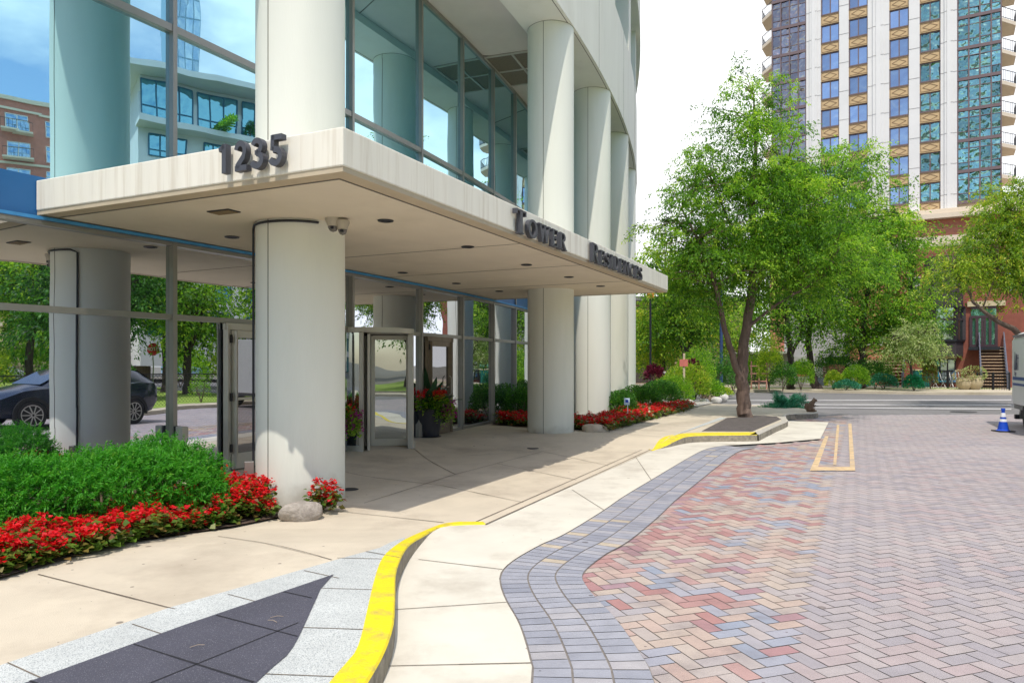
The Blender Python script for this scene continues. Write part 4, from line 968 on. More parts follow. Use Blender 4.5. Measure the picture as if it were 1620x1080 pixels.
strt(1366, 44, 'tree with a straight dark trunk in front of the low salmon facade', [[(1368, 612, .22), (1365, 580, .19), (1364, 540, .17), (1370, 480, .13), (1385, 400, .08), (1390, 330, .04)], [(1365, 545, .1), (1400, 500, .07), (1440, 460, .03)]],
     [(1400, 400, 60, 65), (1420, 470, 60, 50), (1370, 500, 60, 40), (1395, 535, 62, 26), (1340, 535, 40, 24), (1440, 380, 34, 40), (1445, 505, 36, 25)], 220, 105, G_FRESH, 43, hol=.2)
strt(1440, 40.5, 'small pale green tree with a thin trunk in front of the red brick house', [[(1442, 609, .07), (1442, 590, .06), (1440, 575, .055), (1450, 555, .04), (1460, 530, .02)], [(1441, 578, .04), (1425, 555, .03), (1410, 535, .015)]],
     [(1440, 540, 42, 22), (1470, 555, 30, 14), (1415, 560, 26, 14), (1450, 520, 30, 16)], 80, 80, G_PALE, 44, ln=.13, wd=.06, sig=.4)
strt(1083, 40, 'tree with a dark forked trunk left of the blue lamp post', [[(1086, 606, .2), (1086, 585, .18), (1084, 560, .17), (1078, 540, .12), (1065, 500, .08), (1055, 440, .04)], [(1085, 562, .11), (1094, 540, .09), (1102, 490, .05)]],
     [(1075, 480, 55, 45), (1060, 420, 40, 45), (1105, 440, 45, 55), (1050, 520, 40, 26), (1110, 515, 40, 28)], 190, 95, G_FRESH, 45)
strt(1050, 44, 'slim tree behind the shrubs, left of the maroon flowers', [[(1050, 602, .11), (1050, 570, .1), (1046, 520, .07), (1040, 480, .03)]], [(1045, 520, 36, 34), (1035, 560, 30, 18), (1030, 490, 26, 28)], 90, 85, G_YEL, 46)
strt(1065, 47, 'slim dark-stemmed tree in front of the tan house, nearest its front steps', [[(1065, 600, .1), (1065, 565, .1), (1068, 520, .07), (1068, 480, .03)]], [(1068, 520, 34, 34), (1085, 555, 26, 18)], 70, 85, G_YEL, 47)
strt(1024, 50, 'yellowing tree beside the white columns at the end of the street', [[(1024, 600, .12), (1023, 560, .1), (1024, 510, .07)]], [(1020, 520, 26, 40), (1030, 560, 26, 22), (1012, 560, 18, 24)], 90, 85, G_YEL, 48)
strt(1140, 52, 'yellow-green tree filling the gap behind the blue lamp post', [[(1140, 603, .14), (1141, 570, .12), (1142, 520, .08)]], [(1140, 540, 36, 34), (1170, 520, 36, 40), (1120, 500, 30, 40)], 110, 85, G_YEL, 49)
tree('tree', 'loose pale green tree leaning out from behind the white truck', ((1650-810)/F*26, 26.5, .1),
     [[(*Pz(1655, 640, 26.5), .16), (*Pz(1640, 560, 26.4), .13), (*Pz(1603, 520, 26.2), .10), (*Pz(1575, 507, 26.1), .075), (*Pz(1553, 490, 26), .06), (*Pz(1540, 478, 26), .05), (*Pz(1531, 455, 26), .04), (*Pz(1505, 420, 26), .02)],
      [(*Pz(1640, 560, 26.4), .1), (*Pz(1625, 480, 26.6), .08), (*Pz(1600, 400, 26.7), .05), (*Pz(1590, 340, 26.7), .03)], [(*Pz(1553, 490, 26), .03), (*Pz(1570, 450, 26), .02), (*Pz(1580, 420, 26), .012)]],
     [(*Pz(1600, 320, 26.5), 1.1, 1.2, 1.1), (*Pz(1560, 385, 26.5), 1.35, 1.5, 1.1), (*Pz(1620, 400, 26.8), 1.6, 1.6, 1.4), (*Pz(1515, 425, 26.2), 1.0, 1.2, .65), (*Pz(1580, 440, 26.5), 1.3, 1.3, .6), (*Pz(1480, 450, 26.2), .55, .8, .28), (*Pz(1600, 495, 26.5), .55, .8, .45)],
     230, 125, .115, .05, G_YEL, .36, None, M_bark, .5, 51, .012, .15)
# low planting across the street and in the corner garden
def bush(px, py, Y, r, label, m, seed, n=2600, ln=.10, wd=.05, **k): return shrub('shrub', label, ((px-810)/F*Y, Y, .12), r, n, ln, wd, m, seed=seed, **k)
jx, jy = G(1243, 651)
def juniper():
    rg = np.random.default_rng(61); t = thing('juniper', 'low blue-green juniper sprawling at the sidewalk corner past the big tree', 'shrub', (jx, jy, .05)); n = 15000; na = 46
    a = rg.uniform(0, 6.283, na); e = rg.uniform(.08, 1.1, na); L_ = rg.uniform(.45, .95, na); k = rg.integers(0, na, n); f = rg.uniform(.15, 1, n)**.7
    d = np.stack([np.cos(a)*np.cos(e), np.sin(a)*np.cos(e)*.8, np.sin(e)*.85], 1); pos = np.array([jx, jy, .08])+d[k]*(L_[k]*f)[:, None]*np.array([1, 1, .95])+np.array([0, 0, -.12])*(f**3)[:, None]+rg.normal(size=(n, 3))*.045
    pos[:, 2] = np.maximum(pos[:, 2], .03)
    leaves('foliage', pos, d[k]*.7+rg.normal(size=(n, 3))*.6+np.array([0, 0, .3]), .075, .018, G_JUN, t, .5+rg.normal(0, .2, n)+.15*np.sin(k*3.), rg=rg)
    sb_ = MB()
    for i in range(na): sb_.tube([(jx, jy, .02), tuple(np.array([jx, jy, .06])+d[i]*L_[i]*.9)], [.012, .004], 4)
    obj('stem', sb_, M_twig, t, True)
juniper()
bush(1217, 610, 41, (.75, .7, 2.0), 'tall yellow-green column of leaves left of the dark trunk across the street', G_YEL, 62, 5200)
bush(1238, 612, 40.5, (.85, .7, 1.0), 'dark rounded shrub directly behind the juniper', G_DEEP, 63, 3600)
bush(1267, 612, 42, (.80, .7, 1.15), 'bright green rounded shrub between the two dark trunks', G_FRESH, 64, 4200)
bush(1196, 606, 44, (.8, .7, 1.3), 'green shrub left of the pink trellis across the street', G_FRESH, 65)
bush(1327, 600, 44.5, (1.9, 1.0, 1.7), 'dark umbrella-shaped evergreen over the brown porch', G_DEEP, 66, 5200)
bush(1319, 612, 42, (.5, .5, .75), 'small yellow-green shrub right of the grey front step', G_YEL, 67)
bush(1353, 612, 42, (.9, .7, .9), 'bright green bush at the foot of the straight dark trunk', G_FRESH, 68, 3600)
bush(1338, 613, 41.6, (.8, .5, .35), 'low blue-green plants in front of the brown porch', G_JUN, 69)
bush(1384, 612, 43.5, (1.2, .8, 1.15), 'dark green bush left of the brick stairs', G_DEEP, 70, 4200)
bush(1398, 613, 42.8, (.9, .7, .6), 'blue-green mounded bush at the foot of the brick stairs', G_JUN, 71, 3200)
bush(1446, 613, 40.3, (.55, .5, .55), 'low emerald bush at the foot of the thin-trunked tree', leaf_mat('emerald', [(0, (.0, .12, .06)), (1, (.03, .32, .14))], .3), 72, 2600)
bush(1472, 612, 43.2, (.4, .4, 1.2), 'loose orange-tinged shrub at the left end of the iron fence', G_BEG, 73)
CG = 'plants of the corner garden'
for q, (px, py, Y, r, lab, m, n) in enumerate(((1120, 604, 34, (1.5, 1.1, 1.35), 'broad dark evergreen shrub behind the blue lamp post', G_DEEP, 5200), (1100, 606, 31, (.9, .9, 1.4), 'tall fresh green shrub behind the maroon leaves', G_FRESH, 4200), (1088, 615, 28, (.9, .8, 1.0), 'loose yellow-green planting behind the twin grey posts', G_YEL, 4200),
    (1113, 617, 30, (.9, .7, .55), 'low green groundcover mound before the garden rocks', G_FRESH, 3000), (1132, 618, 33, (.8, .6, .32), 'flat green cushion plant near the base of the blue lamp post', G_YEL, 2200), (1160, 612, 40, (1.0, .7, 1.1), 'dark shrub touching the left side of the big trunk', G_DEEP, 3000), (1075, 610, 30, (.7, .7, .9), 'green shrub left of the wooden post', G_FRESH, 3000))):
    bush(px, py, Y, r, lab, m, 80+q, n, .09, .05, group=CG)
mc = Pz(1097, 592, 29); shrub('canna', 'maroon leaved plant glowing in the corner garden', (mc[0], 29, .5), (.38, .35, .75), 700, .2, .08, G_MAR, seed=90, cat='plant'); mc = Pz(1035, 592, 31); shrub('canna', 'maroon plant in a dark pot left of the grey planter wall', (mc[0], 31, .8), (.38, .35, .45), 500, .2, .08, G_MAR, seed=91, cat='plant')

# ---------------------------------------------------------------- far residential tower
M_tw = mat('pale_stone_panel', (.70, .69, .67), .75, .03, .4, col2=(.60, .59, .57), var2=.3, scale2=.3)
M_tan = mat('tan_panel', (.53, .38, .20), .75, .08, 1.5)
M_tand = mat('tan_panel_trim', (.20, .10, .05), .7)
M_fr = mat('mauve_frame', (.15, .105, .11), .6, .08, 3)
M_cream = mat('cream_stucco', (.68, .58, .45), .85, .05, 1)
M_brk = mat('red_brick', (.25, .08, .055), .9, .18, 3, .3, 40, col2=(.20, .07, .045), var2=.5, scale2=1.2)
M_sal = mat('salmon_brick', (.47, .19, .12), .9, .12, 3)
M_wv = mirror_glass('wobbly_green_glass', (.36, .66, .62), (.02, .07, .07), .74, .35, 1.15, var=.55)
M_wb = mirror_glass('wobbly_blue_glass', (.50, .60, .76), (.03, .06, .12), .72, .09, .8, var=.4)
M_wp = mirror_glass('wobbly_mauve_glass', (.52, .48, .50), (.06, .05, .05), .66, .30, 1.1, var=.5)
FD = Vector((.857, -.515)); FP = Vector((33.4, 76.2)); fa_ = math.atan2(FD.y, FD.x)
ftw = thing('residential_tower', 'tall pale tower with tan diamond panels and blue-green windows rising behind the trees', 'tower', (FP.x, FP.y, 0), fa_)
def fx(px):
    r = (px-810)/F; return (r*FP.y-FP.x)/(FD.x-r*FD.y)
E_ = {k: fx(k) for k in (1199, 1221, 1276, 1299, 1328, 1343, 1373, 1407, 1438, 1455, 1488, 1514, 1585, 1610)}
ZB0, PIT, NFL = 17.62, 2.965, 10; ztop = ZB0+PIT*NFL
mb = MB().box(((E_[1221]+E_[1585])/2, 9.1, ztop/2), (E_[1585]-E_[1221]-.1, 17.6, ztop)); obj('wall', mb, M_cream, ftw)
for a, b in ((1276, 1299), (1328, 1343), (1373, 1407), (1438, 1455), (1488, 1514)):
    x0, x1 = E_[a], E_[b]; w = x1-x0; p = MB()
    p.box(((x0+x1)/2, .02, (ztop+ZB0-1)/2), (w, .5, ztop-ZB0+1))
    if w > 1.3: p.box(((x0+x1)/2, -.31, (ztop+ZB0-1)/2), (w*.52, .17, ztop-ZB0+1)); p.box(((x0+x1)/2, -.43, (ztop+ZB0-1)/2), (w*.22, .08, ztop-ZB0+1))
    o = obj('pier', p, M_tw, ftw); j = MB()
    for k in range(NFL): j.box(((x0+x1)/2, -.245, ZB0+k*PIT+.45), (w, .02, .03)); j.box(((x0+x1)/2, -.41, ZB0+k*PIT+.45), (w*.5, .02, .03)) if w > 1.3 else None
    obj('joint', j, mat('joint_pale', (.42, .40, .38), .9), o)
for ci_, (a, b) in enumerate(((1299, 1328), (1343, 1373), (1407, 1438), (1455, 1488))):
    x0, x1 = E_[a], E_[b]; xc = (x0+x1)/2; w = x1-x0
    for k in range(NFL):
        z = ZB0+k*PIT
        sp_ = obj('spandrel', MB().box((xc, .06, z-.60), (w, .3, 1.0)), M_tan, ftw); d = MB(); y = -.10
        dia = [(-.36*w, 0), (0, .30), (.36*w, 0), (0, -.30)]
        for i in range(4): p, q = dia[i], dia[(i+1) % 4]; d.bar((xc+p[0], y, z-.60+p[1]), (xc+q[0], y, z-.60+q[1]), .03, .035)
        rr_ = [(-.45*w, -.38), (-.45*w, .38), (.45*w, .38), (.45*w, -.38)]
        for i in range(4): p, q = rr_[i], rr_[(i+1) % 4]; d.bar((xc+p[0], y, z-.60+p[1]), (xc+q[0], y, z-.60+q[1]), .03, .03)
        obj('trim', d, M_tand, sp_); m = M_wb if ci_ < 3 else M_wv
        wn = MB().box((xc, .02, z-.06), (w, .34, .09))
        for xx in (x0+.05, xc, x1-.05): wn.box((xx, .06, z+.9), (.10, .12, 1.84))
        for zz in (z+.03, z+1.8): wn.box((xc, .065, zz), (w-.01, .11, .09))
        wo_ = obj('window', wn, M_fr, ftw); pn = MB()
        for s_ in (0, 1):
            xa, xb = (x0, xc) if s_ == 0 else (xc, x1); t_ = random.uniform(-.03, .03)
            pn.add([(xa, .1, z), (xb, .1+t_, z), (xb, .1+t_, z+1.85), (xa, .1, z+1.85)], [(0, 1, 2, 3)], 0, random.random())
        obj('pane', pn, m, wo_)
for a, b, m in ((1221, 1276, M_wp), (1514, 1585, M_wv)):
    x0, x1 = E_[a], E_[b]
    for k in range(NFL):
        z = ZB0-.5+k*PIT; pn = MB(); fr = MB(); n = 4
        for i in range(n):
            xa, xb = x0+(x1-x0)*i/n, x0+(x1-x0)*(i+1)/n; t_ = random.uniform(-.04, .04)
            for za, zb in ((z+.25, z+.95), (z+.95, z+2.3), (z+2.3, z+PIT)): pn.add([(xa, .0, za), (xb, t_, za), (xb, t_, zb), (xa, .0, zb)], [(0, 1, 2, 3)], 0, random.random())
            fr.box((xa+.06, -.05, z+PIT/2), (.12, .12, PIT))
            for zz in (z+.95, z+2.3): fr.box(((xa+xb)/2, -.03, zz), (xb-xa, .06, .06))
        fr.box((x1-.06, -.05, z+PIT/2), (.12, .12, PIT)); fr.box(((x0+x1)/2, -.065, z+.1), (x1-x0, .15, .30))
        f_ = obj('bay_window', fr, M_fr, ftw); obj('pane', pn, m, f_)
for side, (xe, xw) in (('l', (E_[1221], E_[1199])), ('r', (E_[1585], E_[1610]))):
    for k in range(NFL+1):
        z = ZB0-1.0+k*PIT; s_ = 1 if xw > xe else -1; w = abs(xw-xe)
        bl = MB(); bl.prism([(xe, 4.4), (xe, .25), (xw, 2.0), (xw, 4.4)] if s_ > 0 else [(xe, .25), (xe, 4.4), (xw, 4.4), (xw, 2.0)], z-.35, z)
        b_ = obj('balcony', bl, M_cream, ftw); ra = MB()
        ra.bar((xe, .3, z+1.05), (xw, 2.02, z+1.05), .05, .05); ra.bar((xw, 2.02, z+1.05), (xw, 4.3, z+1.05), .05, .05); ra.bar((xe, .3, z+.1), (xw, 2.02, z+.1), .04, .04)
        for i in range(9): t = i/8; x = xe+(xw-xe)*t; y = .3+1.72*t; ra.bar((x, y, z), (x, y, z+1.05), .03, .03)
        for i in range(9): ra.bar((xw, 2.02+i*.28, z), (xw, 2.02+i*.28, z+1.05), .03, .03)
        obj('railing', ra, M_dk, b_)
cn = MB()
for z0, z1, o_ in ((ZB0-2.0, ZB0-1.55, 1.3), (ZB0-1.55, ZB0-1.2, 1.0), (ZB0-1.2, ZB0-1.02, .6)): cn.box(((E_[1221]+E_[1610])/2+1, 8.5-o_, (z0+z1)/2), (E_[1610]-E_[1221]+2, 18, z1-z0))
obj('cornice', cn, M_cream, ftw)
obj('podium', MB().box(((E_[1221]+E_[1610])/2+1.5, 8.3, (ZB0-2.02)/2), (E_[1610]-E_[1221]+3, 18.4, ZB0-2.02)), M_sal, ftw)
obj('band', MB().box(((E_[1221]+E_[1610])/2+1.5, 8.2, 13.5), (E_[1610]-E_[1221]+3.1, 18.5, 1.0)), M_cream, ftw)
for i in range(12): 
    x = E_[1299]+i*1.45; wn = obj('shopfront', MB().box((x, -1.0, 10.6), (1.3, .2, 3.6)), mat('pale_green_frame', (.45, .52, .46), .6), ftw); obj('pane', MB().add([(x-.55, -1.12, 9), (x+.55, -1.12, 9), (x+.55, -1.12, 12.2), (x-.55, -1.12, 12.2)], [(0, 1, 2, 3)]), M_wb, wn)

# ---------------------------------------------------------------- red brick house with the iron stairs
HP = Vector((30.7, 47.)); ZY = [47.]; HX = {}       # the house fronts run along the crossing street, square to ours
def X_(px):
    r = (px-810)/F; t = (r*HP.y-HP.x)/(FD.x-r*FD.y); return t
def at(px): ZY[0] = (HP+FD*X_(px)).y
def Z_(py): return EYE+(HZ-py)/F*ZY[0]
def brick_front(name, label, x0, x1, ztop, back, m, depth=11):
    c = (x0+x1)/2; p = HP+FD*c-Vector((FD.y, -FD.x))*back; t = thing(name, label, 'house', (p.x, p.y, 0), fa_); HX[t.name] = c
    obj('wall', MB().box((0, depth/2, ztop/2), (x1-x0, depth, ztop)), m, t); return t
def Lx(t, x): return x-HX[t.name]
def win(t, x0, x1, z0, z1, frame, glass, n=1, y=-.03, sash=True, nm='window'):
    a, b = Lx(t, x0), Lx(t, x1); fr = MB()
    for i in range(n+1): fr.box((a+(b-a)*i/n, y-.02, (z0+z1)/2), (.09, .14, z1-z0))
    for z in (z0, z1)+(((z0+z1)/2,) if sash else ()): fr.box(((a+b)/2, y-.025, z), (b-a+.1, .13, .09))
    f = obj(nm, fr, frame, t); obj('pane', MB().box(((a+b)/2, y+.02, (z0+z1)/2), (b-a, .03, z1-z0)), glass, f); return f
M_hg = mirror_glass('house_glass', (.42, .55, .52), (.02, .03, .03), .6, .02, 1.)
M_lime = mat('limestone', (.55, .46, .30), .85, .08, 3)
M_bay = mat('dark_bay_cladding', (.045, .035, .04), .7, .2, 3)
at(1540)
bh = brick_front('brick_house', 'red brick house with dark bay window and iron stair to its glazed door', X_(1424), X_(1660), Z_(392), 0, M_brk)
by = MB(); b0, b1, b2, b3 = Lx(bh, X_(1462)), Lx(bh, X_(1478)), Lx(bh, X_(1512)), Lx(bh, X_(1524)); prof = [(b0, 0), (b1, -1.2), (b2, -1.2), (b3, 0)]
def baybox(z0, z1, g=0.): return MB().prism([(b0-g, 0), (b1-g*.6, -1.2-g), (b2+g*.6, -1.2-g), (b3+g, 0)], z0, z1)
bay = obj('bay', baybox(Z_(563), Z_(538)), M_bay, bh); obj('head', baybox(Z_(487), Z_(462)), M_bay, bay); obj('cornice', baybox(Z_(487), Z_(484), .12), M_dk, bay); obj('sill', baybox(Z_(540), Z_(537), .10), M_dk, bay)
pn = MB(); po = MB()
for (p, q) in (((b0, 0), (b1, -1.2)), ((b1, -1.2), (b2, -1.2)), ((b2, -1.2), (b3, 0))):
    for pt in (p, q): po.box((pt[0], pt[1]+.05, (Z_(537)+Z_(487))/2), (.28, .2, Z_(487)-Z_(537)))
    pn.add([(p[0], p[1]+.08, Z_(537)), (q[0], q[1]+.08, Z_(537)), (q[0], q[1]+.08, Z_(487)), (p[0], p[1]+.08, Z_(487))], [(0, 1, 2, 3)])
    po.bar((p[0], p[1]+.05, Z_(505)), (q[0], q[1]+.05, Z_(505)), .1, .12)
obj('pane', pn, M_hg, bay); obj('post', po, M_bay, bay)
obj('bay_storey', baybox(Z_(462), Z_(405)), M_bay, bh)
for px in (1446, 1600): win(bh, X_(px-7), X_(px+9), Z_(462), Z_(434), mat('lilac_frame', (.50, .44, .52), .6), M_wb)
obj('lintel', MB().box((Lx(bh, X_(1560)), -.06, (Z_(485)+Z_(477))/2), (X_(1587)-X_(1527), .3, Z_(477)-Z_(485))), M_lime, bh)
obj('lintel', MB().box((Lx(bh, X_(1494)), -.10, (Z_(567)+Z_(559))/2), (X_(1517)-X_(1478), .3, Z_(559)-Z_(567))), M_lime, bh)
win(bh, X_(1463), X_(1487), .35, Z_(568), M_bay, mirror_glass('green_glass', (.20, .50, .42), (.0, .05, .04), .6, .04, .8), 2); win(bh, X_(1487), X_(1511), .35, Z_(568), M_bay, M_hg, 2)
dr = MB(); x0, x1, z0, z1 = Lx(bh, X_(1536)), Lx(bh, X_(1576)), Z_(549), Z_(487)
for x, w in ((x0, .16), (x0+.33, .16), (x1-.33, .16), (x1, .16), (x0+.62, .12), (x1-.62, .12)): dr.box((x, -.06, (z0+z1-.55)/2), (w, .16, z1-z0-.5))
for z in (z0+.08, z1-.6, z1): dr.box(((x0+x1)/2, -.065, z), (x1-x0, .17, .16))
do = obj('door', dr, mat('maroon_frame', (.06, .03, .04), .5), bh); obj('pane', MB().box(((x0+x1)/2, -.02, (z0+z1)/2), (x1-x0, .04, z1-z0)), mirror_glass('aqua_glass', (.35, .62, .58), (.06, .2, .18), .55, .03, 1.), do)
def stairs(t, xa, xb, zt, n, depth, rail=True, m=M_brk, tread=None):
    sm = MB(); ri = zt/n; go = depth/n
    for i in range(n): sm.box(((xa+xb)/2, -depth+go*(i+.5)-.1+ (n-i)*0, ri*(i+1)-.03), (xb-xa, go+.06, .06))
    s_ = obj('stairs', sm, tread or mat('tread', (.42, .30, .20), .8), t); rs_ = MB()
    for i in range(n): rs_.box(((xa+xb)/2, -depth+go*(i+.9)-.1, ri*(i+.4)), (xb-xa-.04, .03, ri*.8))
    obj('riser', rs_, m, s_); rl = MB()
    for x in ((xa, xb) if rail else (xb,)):
        for h, w in ((0.02, .26), (.92, .06), (.5, .03)): rl.bar((x, -depth-.1, h+.05), (x, -.1, zt+h), .06, w)
        for i in range(n+1): f = i/n; rl.bar((x, -depth-.1+depth*f, zt*f+.05), (x, -depth-.1+depth*f, zt*f+.95), .03, .03)
        rl.box((x, -depth-.12, .6), (.12, .12, 1.2))
    obj('railing', rl, mat('slate_rail', (.10, .11, .15), .5), s_)
stairs(bh, Lx(bh, X_(1549)), Lx(bh, X_(1588)), Z_(549), 14, 3.6, m=mat('riser_dark', (.07, .035, .035), .8))
lo = MB().box((Lx(bh, X_(1556)), -.55, Z_(549)-.1), (X_(1582)-X_(1533), 1.1, .2)); obj('landing', lo, M_dk, bh)
# left part: lower salmon house with brick stairs, brown porch house, tan house far left
at(1372)
sh = brick_front('salmon_house', 'low salmon brick house front with a wide dark window behind the straight trunk', X_(1344), X_(1400), Z_(440), .3, M_sal)
obj('band', MB().box((Lx(sh, X_(1372)), -.1, Z_(571)), (X_(1400)-X_(1345), .2, .16)), M_lime, sh)
win(sh, X_(1370), X_(1398), Z_(589), Z_(573), M_dk, mirror_glass('teal_glass', (.2, .34, .40), (.01, .03, .05), .7, .03, 1.), 2, sash=False)
win(sh, X_(1353), X_(1361), Z_(585), Z_(572), mat('white_frame', (.7, .68, .66), .6), M_wb)
for px in (1374, 1390, 1355): win(sh, X_(px-6), X_(px+6), Z_(545), Z_(520), MATS['white_frame'], M_hg)
cm = MB()
for px in (1347, 1352, 1362): cm.box((Lx(sh, X_(px)), -1.0, .8), (.16, .16, 1.6))
cm.box((Lx(sh, X_(1354)), -1.0, 1.65), (.95, .3, .12)); obj('porch', cm, MATS['white_frame'], sh)
at(1412)
s2 = brick_front('brick_stair_house', 'narrow brick front with a broad flight of pale-edged steps', X_(1400), X_(1424), Z_(430), .6, M_brk)
stairs(s2, Lx(s2, X_(1399)), Lx(s2, X_(1431)), Z_(566), 9, 3.0, False, M_brk, mat('pale_tread', (.55, .38, .28), .8))
win(s2, X_(1405), X_(1420), Z_(545), Z_(505), M_dk, M_hg)
at(1290)
s3 = brick_front('porch_house', 'grey-fronted house with a brown timber porch and grey front step', X_(1236), X_(1344), Z_(450), 1.2, mat('grey_stucco', (.42, .42, .44), .85, .06, 1))
obj('pillar', MB().box((Lx(s3, X_(1296)), -1.2, Z_(560)/2), (.5, .5, Z_(560))), MATS['white_frame'], s3); win(s3, X_(1305), X_(1340), Z_(588), Z_(565), M_dk, MATS['teal_glass'], 3)
pb = MB(); 
for k in range(7): pb.box((Lx(s3, X_(1318)), -1.1, .55+k*.16), (X_(1336)-X_(1300), .12, .13))
obj('timber_screen', pb, mat('brown_timber', (.22, .09, .06), .7, .2, 4), s3)
st_ = MB()
for k in range(4): st_.box((Lx(s3, X_(1302)), -3.4+k*.35, .14+k*.15), (X_(1316)-X_(1290), .4, .16))
obj('front_step', st_, mat('grey_step', (.26, .27, .32), .8), s3); obj('red_apron', MB().box((Lx(s3, X_(1268)), -1.0, Z_(588)), (X_(1277)-X_(1259), .4, .7)), mat('coral_paint', (.62, .18, .15), .7), s3)
obj('wall_band', MB().box((Lx(s3, X_(1262)), -.1, Z_(568)), (X_(1280)-X_(1250), .2, .4)), mat('grey_trim', (.4, .42, .40), .7), s3)
at(1196)
gr = thing('garage', 'low grey flat-roofed garage seen behind the big trunk', 'garage', ((1196-810)/F*54, 54, 0), fa_); obj('wall', MB().box((0, 2, 1.2), (4.4, 4, 2.4)), mat('garage_grey', (.30, .29, .27), .8), gr); obj('opening', MB().box((-.3, -.05, 1.1), (2.2, .12, 1.7)), M_black, gr); obj('roof', MB().box((0, 1.8, 2.45), (4.8, 4.6, .16)), MATS['grey_trim'], gr)
tp = MB()
for k in range(3): tp.box((-.5+k*.45, 0, .85), (.07, .05, 1.7)); tp.box((0, -.01, .5+k*.45), (1.2, .04, .07))
o = obj('trellis', tp, mat('pink_timber', (.50, .24, .20), .8)); o.location = ((1202-810)/F*43, 43, .1); tag(o, 'pink timber trellis in front of the grey garage', 'trellis')
# tan sided house at the end of the street
ts = 60./F; th = thing('tan_house', 'tan sided house with small windows at the end of the street beyond the shrubs', 'house', ((1060-810)*ts, 60, 0))
HX[th.name] = th.location.x; sd_ = MB().box((0, 5, 3.4), (13, 10, 6.8)); obj('wall', sd_, mat('tan_siding', (.52, .38, .26), .85, .1, 1), th)
for k in range(24):
    obj('siding_shade_line', MB().box((0, -.02, .3+k*.27), (13, .05, .03)), mat('siding_shadow', (.25, .17, .11), .9), th)  # dark strips drawn for the shade under each lapped board
obj('roof', MB().box((0, 4.6, 6.95), (14, 11.5, .35)), mat('grey_roof', (.20, .19, .21), .8), th)
for px in (1012, 1028, 1047, 1058, 1076, 1107): win(th, (px-4-810)*ts, (px+4-810)*ts, EYE+(HZ-592)*ts, EYE+(HZ-570)*ts, M_dk, M_hg)
def fence(name, label, cat, p0, p1, h, gap, m, rail=(.12, .95), pr=.014):
    t = thing(name, label, cat, (*p0, .1)); d = Vector(p1)-Vector(p0); n = max(2, int(d.length/gap)); mb = MB()
    for i in range(n+1): p = d*i/n; mb.box((p.x, p.y, h/2), (pr, pr, h))
    for z in rail: mb.bar((0, 0, z*h), (d.x, d.y, z*h), .03, .035)
    obj('panel', mb, m, t); k = max(2, int(d.length/2.2))
    for i in range(k+1): p = d*i/k; obj('post', MB().box((p.x, p.y, h*.52), (.07, .07, h*1.04)), m, t)
    return t
fence('iron_fence', 'black iron railing in front of the blue garden chairs', 'fence', ((1460-810)/F*45.4, 45.4), ((1541-810)/F*43.2, 43.2), 1.05, .13, M_dk)
fence('iron_gate_fence', 'low black iron gate across the foot of the iron stairs', 'gate', ((1546-810)/F*42.9, 42.9), ((1597-810)/F*41.3, 41.3), 1.0, .13, M_dk)
tf = thing('timber_fence', 'dark timber fence panels with tan posts in front of the tan house', 'fence', ((1030-810)*ts*.93, 56, .1))
for k in range(5):
    obj('panel', MB().box((-2.4+k*1.9, 0, .7), (1.7, .06, 1.3)), mat('dark_slat', (.07, .055, .05), .8, .3, 6), tf); obj('post', MB().box((-3.35+k*1.9, 0, .85), (.16, .16, 1.7)), mat('tan_post', (.48, .30, .14), .8), tf)
# garden chairs, urns, box
def chair(px, col, label):
    t = thing('garden_chair', label, 'chair', ((px-810)/F*45.2, 45.2, .12), random.uniform(-.4, .4)); m = mat(col[0], col[1], .6)
    se = MB().box((0, 0, .42), (.50, .48, .05)); obj('seat', se, m, t); b = MB().bar((0, .22, .45), (0, .36, 1.02), .48, .04); obj('backrest', b, m, t)
    for s_ in (-1, 1): 
        obj('leg', MB().tube([(s_*.26, .28, 0), (s_*.26, -.20, .62), (s_*.26, -.24, .64)], .022, 6), MATS['white_frame'], t); obj('leg', MB().tube([(s_*.26, -.26, 0), (s_*.26, .2, .60), (s_*.26, .37, 1.0)], .022, 6), MATS['white_frame'], t); obj('armrest', MB().box((s_*.28, -.02, .66), (.05, .5, .03)), MATS['white_frame'], t)
GC = 'garden chairs on the brick house patio'
chair(1486, ('teal_sling', (.03, .24, .36)), 'teal garden chair with white frame, left of the pair on the brick house patio'); chair(1513, ('blue_sling', (.10, .28, .55)), 'sky-blue garden chair, right of the pair on the brick house patio')
def urn(px, py, r, label, m, seed):
    Y = 42.6; x = (px-810)/F*Y; t = thing('flower_urn', label, 'urn', (x, Y, .12)); obj('pot', MB().lathe([(r*.55, 0), (r*.95, r*.5), (r*1.05, r*1.1), (r*.85, r*1.6), (r*.95, r*1.7), (r*.8, r*1.72), (0, r*1.6)], n=24), mat('sand_pot', (.46, .38, .24), .8, .1, 5), t, smooth=True)
    rg = np.random.default_rng(seed); n = 420; u = unit(rg.normal(size=(n, 3))); pos = np.array([x, Y, .12+r*2.0])+u*np.array([r*1.3, r*1.2, r*.9]); leaves('foliage', pos, u, .12, .05, m, t, rg=rg)
urn(1525, 612, .40, 'squat sand-coloured urn of pink and white flowers by the iron railing', leaf_mat('pinkish', [(0, (.12, .2, .05)), (.5, (.4, .4, .2)), (1, (.7, .5, .45))], .3), 1)
urn(1541, 611, .46, 'larger round sand-coloured urn of green plants next to the iron stairs', G_PALE, 2)
bx = thing('storage_box', 'green slatted storage box at the corner of the red brick house', 'box', ((1456-810)/F*47, 47, .1)); obj('body', MB().box((0, 0, .55), (1.05, .6, 1.1)), mat('green_box', (.0, .11, .085), .6), bx, bevel=.03)
for k in range(6): obj('slat', MB().box((-.45+k*.18, -.31, .58), (.03, .03, 1.0)), mat('green_slat', (.01, .16, .12), .6), bx)
obj('lid', MB().box((0, 0, 1.13), (1.12, .66, .07)), M_lime, bx, bevel=.02)
